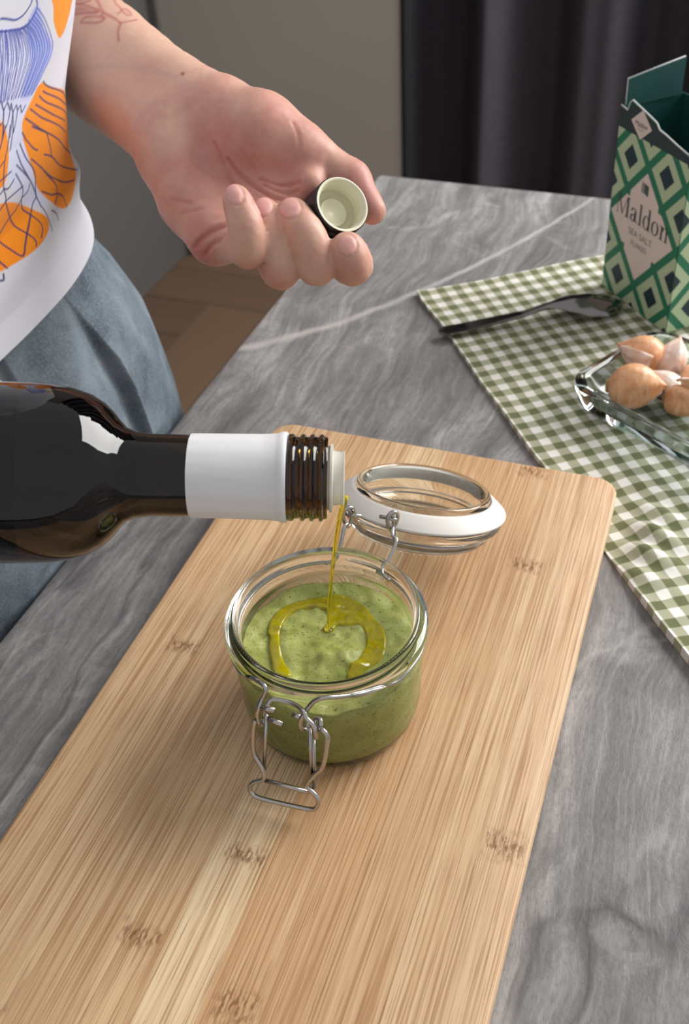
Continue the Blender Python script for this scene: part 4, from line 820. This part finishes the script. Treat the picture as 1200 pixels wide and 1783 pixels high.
# local axes: x along the front, y to the back, z up
def plate(pts, n, t=.0006):
    p = np.array(pts, float); n = np.array(n, float); n /= np.linalg.norm(n); return loops([p, p+n*t])
lean = -.028
def fz(x, z): return (x + lean*z, 0., z)
torn = [(0, .1362), (.008, .1352), (.0098, .1408), (.0125, .1432), (.020, .1415), (.034, .1385), (.041, .1368), (.0445, .1335), (.052, .1325), (.064, .130), (.0815, .127)]
front = [fz(0, 0), fz(W, 0)] + [fz(x, z) for x, z in torn[::-1]]
new_obj('front_panel', *plate(front, (0, 1, 0)), None, bx, local=True, smooth=False, mats=['card_green', 'card_inner'], mi=[0]*(len(front)+1)+[1])
sidep = lambda x: [(x, 0, 0), (x, D_, 0), (x+lean*.136, D_, .136), (x+lean*.136, 0, .136)]
new_obj('side_panel', *plate(sidep(0), (1, 0, 0)), None, bx, local=True, smooth=False, mats=['card_green', 'card_inner'], mi=[0, 0, 0, 0, 0, 1])
new_obj('side_panel', *plate([(W, 0, 0), (W, D_, 0), (W+lean*.128, D_, .130), (W+lean*.128, 0, .128)], (-1, 0, 0)), None, bx, local=True, smooth=False, mats=['card_green', 'card_inner'], mi=[0, 0, 0, 0, 0, 1])
new_obj('back_panel', *plate([(0, D_, 0), (W, D_, 0), (W+lean*.136, D_, .136), (lean*.136, D_, .136)], (0, -1, 0)), 'card_inner', bx, local=True, smooth=False)
new_obj('bottom_panel', *plate([(0, 0, .0), (W, 0, .0), (W, D_, .0), (0, D_, .0)], (0, 0, 1)), 'card_side', bx, local=True, smooth=False)
o = new_obj('top_flap', *plate([(lean*.136, .004, .134), (lean*.136+.002, .048, .136), (lean*.136-.001, .050, .160), (lean*.136-.003, .006, .152)], (1, 0, .1)), 'card_inner', bx, local=True, smooth=False); tag(o, 'dark green side flap standing up')
o = new_obj('top_flap', *plate([(W-.006, .004, .128), (W-.004, .050, .132), (W+.014, .052, .158), (W+.012, .004, .150)], (-1, 0, .3)), 'card_inner', bx, local=True, smooth=False)
o = new_obj('top_flap', *plate([(.010, D_, .135), (W-.006, D_, .135), (W-.010, D_+.016, .160), (.014, D_+.014, .157)], (0, -1, .3)), 'card_inner', bx, local=True, smooth=False)
def rim(pts): return tube(np.array(pts), .00055, 6)
new_obj('torn_edge', *rim([np.array(fz(x, z))+[0, .0003, .0002] for x, z in torn]), 'card_edge', bx, local=True)
new_obj('torn_edge', *rim([(lean*.136+.001, .048, .136), (lean*.136-.002, .050, .160), (lean*.136-.004, .006, .152), (lean*.136, .004, .134)]), 'card_edge', bx, local=True)
# the printed front: clipped diamonds, a hair proud of the card
def clip(poly, x0, x1, z0, z1):
    for ax, v, s in ((0, x0, 1), (0, x1, -1), (1, z0, 1), (1, z1, -1)):
        o_ = []
        for a, b in zip(poly, poly[1:]+poly[:1]):
            ia, ib = (a[ax]-v)*s >= 0, (b[ax]-v)*s >= 0
            if ia: o_.append(a)
            if ia != ib: t = (v-a[ax])/(b[ax]-a[ax]); o_.append((a[0]+(b[0]-a[0])*t, a[1]+(b[1]-a[1])*t))
        poly = o_
        if len(poly) < 3: return []
    return poly
CX, CZ, HW, HH = .0385, .0620, .0410, .0445
pv, pf, pm_ = [], [], []
def put(poly, mat, off, x0=.0002, x1=W-.0002, z0=.0003, z1=.1222):
    q = clip([tuple(p) for p in poly], x0, x1, z0, z1)
    if len(q) < 3: return
    s = len(pv); pv.extend([np.array(fz(x, z)) + [0, -off, 0] for x, z in q]); pf.append(tuple(range(s, s+len(q)))); pm_.append(mat)
def dia(cx, cz, hw, hh): return [(cx, cz-hh), (cx+hw, cz), (cx, cz+hh), (cx-hw, cz)]
for a in range(-4, 5):
    for b in range(-4, 5):
        s, d = a+.5, b+.5; x, z = (s+d)/2*HW, (s-d)/2*HH
        if max(abs(s), abs(d)) < 1: continue
        f = .82
        put(dia(CX+x, CZ+z, HW*.5*f, HH*.5*f), 1, .00012); put(dia(CX+x, CZ+z, HW*.5*.40, HH*.5*.40), 2, .00022)
put(dia(CX, CZ, HW*.90, HH*.90), 3, .00012)
for sx, sz in ((1, 1), (-1, 1), (1, -1), (-1, -1)):
    mx, mz = CX+sx*HW*.45, CZ+sz*HH*.45; put([(mx-.002, mz-.002), (mx+.002, mz-.002), (mx+.002, mz+.002), (mx-.002, mz+.002)], 0, .00018)
put([(0, .1222), (W, .1222), (W, .128), (.052, .1322), (.0445, .133), (.041, .136), (.0125, .1425), (.008, .135), (0, .136)], 4, .00012, z1=.15)
put(dia(.0255, .1308, .0118, .0100), 3, .00030, z1=.142)
put([(CX-.0012, .0935-.006), (CX+.0035, .0925-.006), (CX+.0035, .0995-.006), (CX-.0012, .1005-.006)], 5, .0003); put([(CX-.0045, .0875), (CX-.0015, .0870), (CX-.0015, .0945), (CX-.0045, .0950)], 6, .0003)
o = new_obj('printed_pattern', np.array(pv), pf, None, bx, local=True, smooth=False, mats=['card_green', 'card_sage', 'card_navy', 'card_pink', 'card_dark', 'ink_grey', 'ink_light'], mi=pm_)
# the pattern goes on round the right-hand side
pv, pf, pm_ = [], [], []
def fz(x, z): return (W + lean*z, x, z)
def put(poly, mat, off, x0=.0002, x1=D_-.0002, z0=.0003, z1=.1222):
    q = clip([tuple(p) for p in poly], x0, x1, z0, z1)
    if len(q) < 3: return
    s = len(pv); pv.extend([np.array(fz(x, z)) + [off, 0, 0] for x, z in q]); pf.append(tuple(range(s, s+len(q)))); pm_.append(mat)
for a in range(-6, 7):
    for b in range(-6, 7):
        s, d = a+.5, b+.5; x, z = (s+d)/2*HW + HW*.95, (s-d)/2*HH
        put(dia(x, CZ+z, HW*.41, HH*.41), 1, .00012); put(dia(x, CZ+z, HW*.2, HH*.2), 2, .00022)
put([(0, .1222), (D_, .1222), (D_, .130), (0, .128)], 4, .00012, z1=.15)
new_obj('printed_pattern', np.array(pv), pf, None, bx, local=True, smooth=False, mats=['card_green', 'card_sage', 'card_navy', 'card_pink', 'card_dark'], mi=pm_)
def fz(x, z): return (x + lean*z, 0., z)
# lettering: "Maldon" in a high-contrast roman, two small lines under it
LV, LF = [], []
def gq(poly):
    s = len(LV); LV.extend(poly); LF.append(tuple(range(s, s+len(poly))))
def rect(x0, y0, x1, y1): gq([(x0, y0), (x1, y0), (x1, y1), (x0, y1)])
def bowl(cx, cy, rx, ry, w, a0=0, a1=360):
    k = 22
    for i in range(k):
        A, C = math.radians(a0+(a1-a0)*i/k), math.radians(a0+(a1-a0)*(i+1)/k)
        p = lambda t, i_: (cx+(rx-(w if i_ else 0))*math.cos(t), cy+(ry-(.035 if i_ else 0))*math.sin(t))
        gq([p(A, 0), p(C, 0), p(C, 1), p(A, 1)])
def serif(x, y, w=.16): rect(x-w, y, x+w, y+.035)
x = 0.0
# M
gq([(x+.08, 0), (x+.115, 0), (x+.115, 1.0), (x+.08, 1.0)]); serif(x+.1, 0, .1); gq([(x+.0, 1.0), (x+.20, 1.0), (x+.53, .02), (x+.46, .02), (x+.08, .97), (x, .97)])
gq([(x+.46, .02), (x+.50, .02), (x+.86, 1.0), (x+.82, 1.0)]); rect(x+.82, 0, x+.97, 1.0); serif(x+.895, 0, .17); serif(x+.93, .965, .12)
x = 1.15
# a
rect(x+.34, .04, x+.47, .50); bowl(x+.25, .46, .22, .22, .12, 0, 170); bowl(x+.21, .17, .20, .185, .115); gq([(x+.47, .1), (x+.47, .03), (x+.58, .0), (x+.58, .05)]); gq([(x+.2, .33), (x+.36, .38), (x+.36, .42), (x+.2, .355)])
x = 1.80
rect(x+.08, 0, x+.21, 1.04); serif(x+.145, 0, .14); serif(x+.09, 1.0, .09)
x = 2.15
rect(x+.42, .0, x+.55, 1.04); bowl(x+.28, .33, .27, .345, .13); serif(x+.56, 0, .10); serif(x+.43, 1.0, .09)
x = 2.83
bowl(x+.30, .33, .29, .345, .135)
x = 3.50
rect(x+.08, 0, x+.21, .66); serif(x+.145, 0, .14); serif(x+.09, .63, .09); bowl(x+.36, .44, .22, .225, .12, 0, 180); rect(x+.46, 0, x+.58, .46); serif(x+.52, 0, .13)
def place_text(verts2, s, ox, oz, off, slope=0.0): return np.array([np.array(fz(ox+a*s, oz+b*s+slope*a*s)) + [0, -off, 0] for a, b in verts2])
tw = 4.22; sc_ = .0620/tw
new_obj('lettering', place_text(LV, sc_, CX-.0305, .0635, .00034), LF, 'ink_grey', bx, local=True, smooth=False)
def builtin_text(body, size, ox, oz, mat, off=.00034, w=None):
    c = bpy.data.curves.new('t', 'FONT'); c.body = body; c.size = 1; c.align_x = 'CENTER'; ob = bpy.data.objects.new('t', c); COL.objects.link(ob)
    ev = ob.evaluated_get(bpy.context.evaluated_depsgraph_get()); me = ev.to_mesh(); v = np.array([q.co[:2] for q in me.vertices]); f = [tuple(q.vertices) for q in me.polygons]; ev.to_mesh_clear()
    bpy.data.objects.remove(ob); bpy.data.curves.remove(c)
    new_obj('lettering', place_text(v, size, ox, oz, off), f, mat, bx, local=True, smooth=False)
builtin_text('SEA SALT', .0068, CX+.0005, .0535, 'ink_light'); builtin_text('FLAKES', .0058, CX+.0002, .0462, 'ink_light')
builtin_text('Maldon', .0048, .0255, .1293, 'ink_grey', .0005); builtin_text('SEA SALT', .0019, .0255, .1268, 'ink_light', .0005)

# ------------------------------------------------------------ teaspoon, bowl turned down
spn = thing('teaspoon', (.0792, .6566, .003), 'dark steel teaspoon lying bowl down on the gingham cloth', 'spoon')
s0, s1 = np.array([.0770, .6530]), np.array([.2170, .6755]); sd_ = (s1-s0)/np.linalg.norm(s1-s0); sn_ = np.array([-sd_[1], sd_[0]]); LN = float(np.linalg.norm(s1-s0))
st = np.linspace(0, 1, 70); hwid = np.interp(st, [0, .012, .05, .25, .48, .56, .62, .68, .78, .88, .95, .985, 1], [.0020, .0048, .0058, .0052, .0034, .0032, .0052, .0105, .0155, .0160, .0112, .0062, .0006])
zmid = np.interp(st, [0, .15, .45, .62, .72, .82, .92, 1], [.0040, .0046, .0085, .0140, .0158, .0150, .0115, .0055])
dome = np.interp(st, [0, .56, .66, .78, .90, 1], [.0003, .0004, .0030, .0090, .0070, .0004])
V = []; F = []; NC = 11
for sgn_, off in ((1, 0), (-1, -.0012)):
    for a, w, z, dm in zip(st, hwid, zmid, dome):
        for k in np.linspace(-1, 1, NC):
            V.append((*(s0 + sd_*a*LN + sn_*w*k), z + off - dm*(k*k) + .003))
M_ = len(st)*NC
for i in range(len(st)-1):
    for j in range(NC-1):
        a = i*NC+j; F.append((a, a+NC, a+NC+1, a+1)[::-1]); b = a+M_; F.append((b, b+1, b+NC+1, b+NC)[::-1])
    for j, r in ((0, 1), (NC-1, -1)): a = i*NC+j; F.append((a, a+M_, a+NC+M_, a+NC)[::-r] if False else ((a, a+NC, a+NC+M_, a+M_) if r == 1 else (a, a+M_, a+NC+M_, a+NC)))
for i in (0, len(st)-1):
    for j in range(NC-1): a = i*NC+j; F.append((a, a+1, a+1+M_, a+M_) if i == 0 else (a, a+M_, a+1+M_, a+1))
hi = [f for f in F if all(((q % M_)//NC)/(len(st)-1) <= .5801 for q in f)]; lo_ = [f for f in F if f not in set(hi)]
hb = new_obj('handle', np.array(V), hi, 'spoon_steel', spn, sharp=60); new_obj('spoon_bowl', np.array(V), lo_, 'spoon_steel', spn, sharp=60)
for o in (hb, spn.children[1]):
    b_ = bmesh.new(); b_.from_mesh(o.data); bmesh.ops.delete(b_, geom=[q for q in b_.verts if not q.link_faces], context='VERTS'); bmesh.ops.recalc_face_normals(b_, faces=b_.faces); b_.to_mesh(o.data); b_.free()

# ------------------------------------------------------------ glass dish
e1 = np.array([.612, -.79]); e1 /= np.linalg.norm(e1); e2 = np.array([-e1[1], e1[0]])
Lc = np.array([.1480, .5535]); DW, DL = .140, .098
dc = Lc + e1*DW/2 + e2*DL/2
dish = thing('glass_dish', (float(dc[0]), float(dc[1]), .0036), 'thick clear glass dish holding the garlic cloves', 'dish', rotz=math.atan2(e1[1], e1[0]))
def dl(ins, z, r): return z3(rrect(DW-2*ins, DL-2*ins, 0, 10, [r]*4), z)
ls = [dl(.016, .0012, .014), dl(.011, 0, .016), dl(.006, .0012, .017), dl(.002, .007, .018), dl(0, .0150, .018), dl(-.0008, .0195, .018), dl(-.0002, .0212, .018), dl(.0018, .0220, .017), dl(.0042, .0212, .016), dl(.0062, .0185, .015), dl(.0105, .0115, .013), dl(.0155, .0078, .011), dl(.022, .0068, .009)]
LSW = []
for l in ls:
    l = l.copy(); a = np.arctan2(l[:, 1], l[:, 0]); wv = (l[:, 2] > .01)*(.0011*np.sin(a*4+.8)+.0008*np.sin(a*7)); l[:, 2] += wv; l[:, :2] *= (1 + .012*np.sin(a*5+1.))[:, None]; LSW.append(l)
new_obj('glass_body', *loops(LSW), 'dish_glass', dish, local=True, sharp=80)

# ------------------------------------------------------------ garlic cloves
def mat_garlic(name, c1, c2, c3):
    t = NT(name); v = t.coord(); w = t.coord(scale=(1, 1, .12))
    n = t.noise(v, 70, 4, .6, .5); s = t.noise(w, 420, 3, .6, .3)
    c = t.mix(t.ramp(n, [(.35, 0.), (.65, 1.)]), lin(c1), lin(c2)); c = t.mix(t.math('MULTIPLY', t.ramp(s, [(.5, 0.), (.7, 1.)]), .5), c, lin(c3))
    t.set(color=c, rough=.38, sss=.15, spec=.5); t.b.inputs['Subsurface Radius'].default_value = (1, .6, .35); t.b.inputs['Subsurface Scale'].default_value = .004
    t.bump(s, .3, .0006); MAT[name] = t.m
mat_garlic('garlic_peach', 'f3b98c', 'e39a68', 'f9d9bd'); mat_garlic('garlic_white', 'efdcd2', 'dfb297', 'f8f2ef'); mat_garlic('garlic_amber', 'eab488', 'd08d58', 'f4d8b4')
simple('garlic_root', 'a98a5c', .8)
def cprof(u): return float(np.interp(u, [0, .03, .08, .18, .32, .45, .58, .70, .80, .88, .94, 1], [.16, .34, .58, .86, .99, 1., .92, .74, .50, .28, .15, .07]))
def clove(px_c, zc, ln, wd, az, el, mat, label, peel=None, roll=0., seed=0, wk=1.):
    """fat crescent: round back, flatter belly, pointed tip and a small root plate"""
    na_, nl = 36, 34; V = []; F = []
    us = np.linspace(0, 1, nl)
    for u in us:
        r = wd/2*cprof(u)
        bend = .16*ln*(u-.5)**2*1.6
        for k in range(na_):
            a = 2*math.pi*k/na_; c, s = math.cos(a), math.sin(a)
            rr = r*(1 - .24*max(0, -c)**1.0 + .09*math.cos(3*a+seed*1.7) + .045*math.cos(5*a+seed+u*2) + .012*math.sin(11*a+u*5+seed))
            V.append((c*rr*1.0 + bend, s*rr*.86, (u-.5)*ln))
    for i in range(nl-1):
        for k in range(na_): F.append((i*na_+k, i*na_+(k+1) % na_, (i+1)*na_+(k+1) % na_, (i+1)*na_+k))
    F.append(tuple(range(na_))[::-1]); F.append(tuple(range((nl-1)*na_, nl*na_)))
    th_ = thing('garlic_clove', (float(px_c[0]), float(px_c[1]), zc), label, 'garlic', 'garlic cloves in the glass dish')
    Rm = (Matrix.Rotation(az, 3, 'Z') @ Matrix.Rotation(math.pi/2-el, 3, 'Y') @ Matrix.Rotation(roll, 3, 'Z'))
    A = np.array(Rm); Vn = np.array(V)@A.T
    lowz = Vn[:, 2].min()
    new_obj('skin', Vn, F, mat, th_, local=True)
    rb_, rf = lathe([(0, -.0012), (wd*.13, -.0008), (wd*.15, .0004), (wd*.10, .0012), (0, .0013)], 14, (0.16*ln*.25*1.6, 0, -.5*ln))
    new_obj('root_end', rb_@A.T, rf, 'garlic_root', th_, local=True)
    if peel:
        pv2, pf2 = [], []; a0, a1, u0, u1 = peel; nn = 14
        for lay in (0, 1):
            for i in range(nn):
                u = u0+(u1-u0)*i/(nn-1); r = wd/2*cprof(u)
                for k in range(nn):
                    a = a0+(a1-a0)*k/(nn-1); lift = .0006+.004*((k/(nn-1))**2)*((i/(nn-1))) + .0007*math.sin(k*1.1+i*.7) + lay*.0003
                    pv2.append((math.cos(a)*(r+lift)+.16*ln*(u-.5)**2*1.6, math.sin(a)*(r+lift)*.86, (u-.5)*ln))
        q = nn*nn
        for i in range(nn-1):
            for k in range(nn-1): a = i*nn+k; pf2.append((a, a+1, a+nn+1, a+nn)); pf2.append((q+a, q+a+nn, q+a+nn+1, q+a+1))
        ed = list(range(nn)) + [i*nn+nn-1 for i in range(1, nn)] + [(nn-1)*nn+k for k in range(nn-2, -1, -1)] + [i*nn for i in range(nn-2, 0, -1)]
        for a, b in zip(ed, ed[1:]+ed[:1]): pf2.append((a, q+a, q+b, b))
        new_obj('papery_peel', np.array(pv2)@A.T, pf2, 'garlic_white', th_, local=True)
    th_.location.z = .0105 - lowz + zc
    return th_
clove((0.2052, 0.5829, 0.0240), .0, .034, .029, 2.75, .30, 'garlic_peach', 'rounded peach-coloured garlic clove at the back left of the dish', (-.3, 1.0, .3, .95), 1.2, 1)
clove((0.2243, 0.5746, 0.0220), .0, .031, .023, 1.0, .55, 'garlic_white', 'white-topped tan garlic clove to the right of the rounded peach one', None, .5, 2)
clove((0.1930, 0.5463, 0.0220), .0, .038, .031, -.25, .08, 'garlic_amber', 'largest amber garlic clove with peeling skin, nearest the dish corner', (.2, 1.9, .25, .9), -1.2, 3)
clove((0.2127, 0.5467, 0.0220), .0, .030, .019, 2.3, .35, 'garlic_white', 'pale pinkish garlic clove wedged beside the largest amber one', (-.5, .6, .1, .7), .3, 4)
clove((0.2188, 0.5270, 0.0200), .0, .031, .023, -.9, .2, 'garlic_amber', 'yellowish garlic clove with exposed root end at the front right', (1.5, 3., .2, .8), .0, 5)
clove((0.2338, 0.5529, 0.0220), .0, .030, .022, 1.4, .2, 'garlic_peach', 'peach garlic clove cut off by the right picture edge', None, .9, 6)
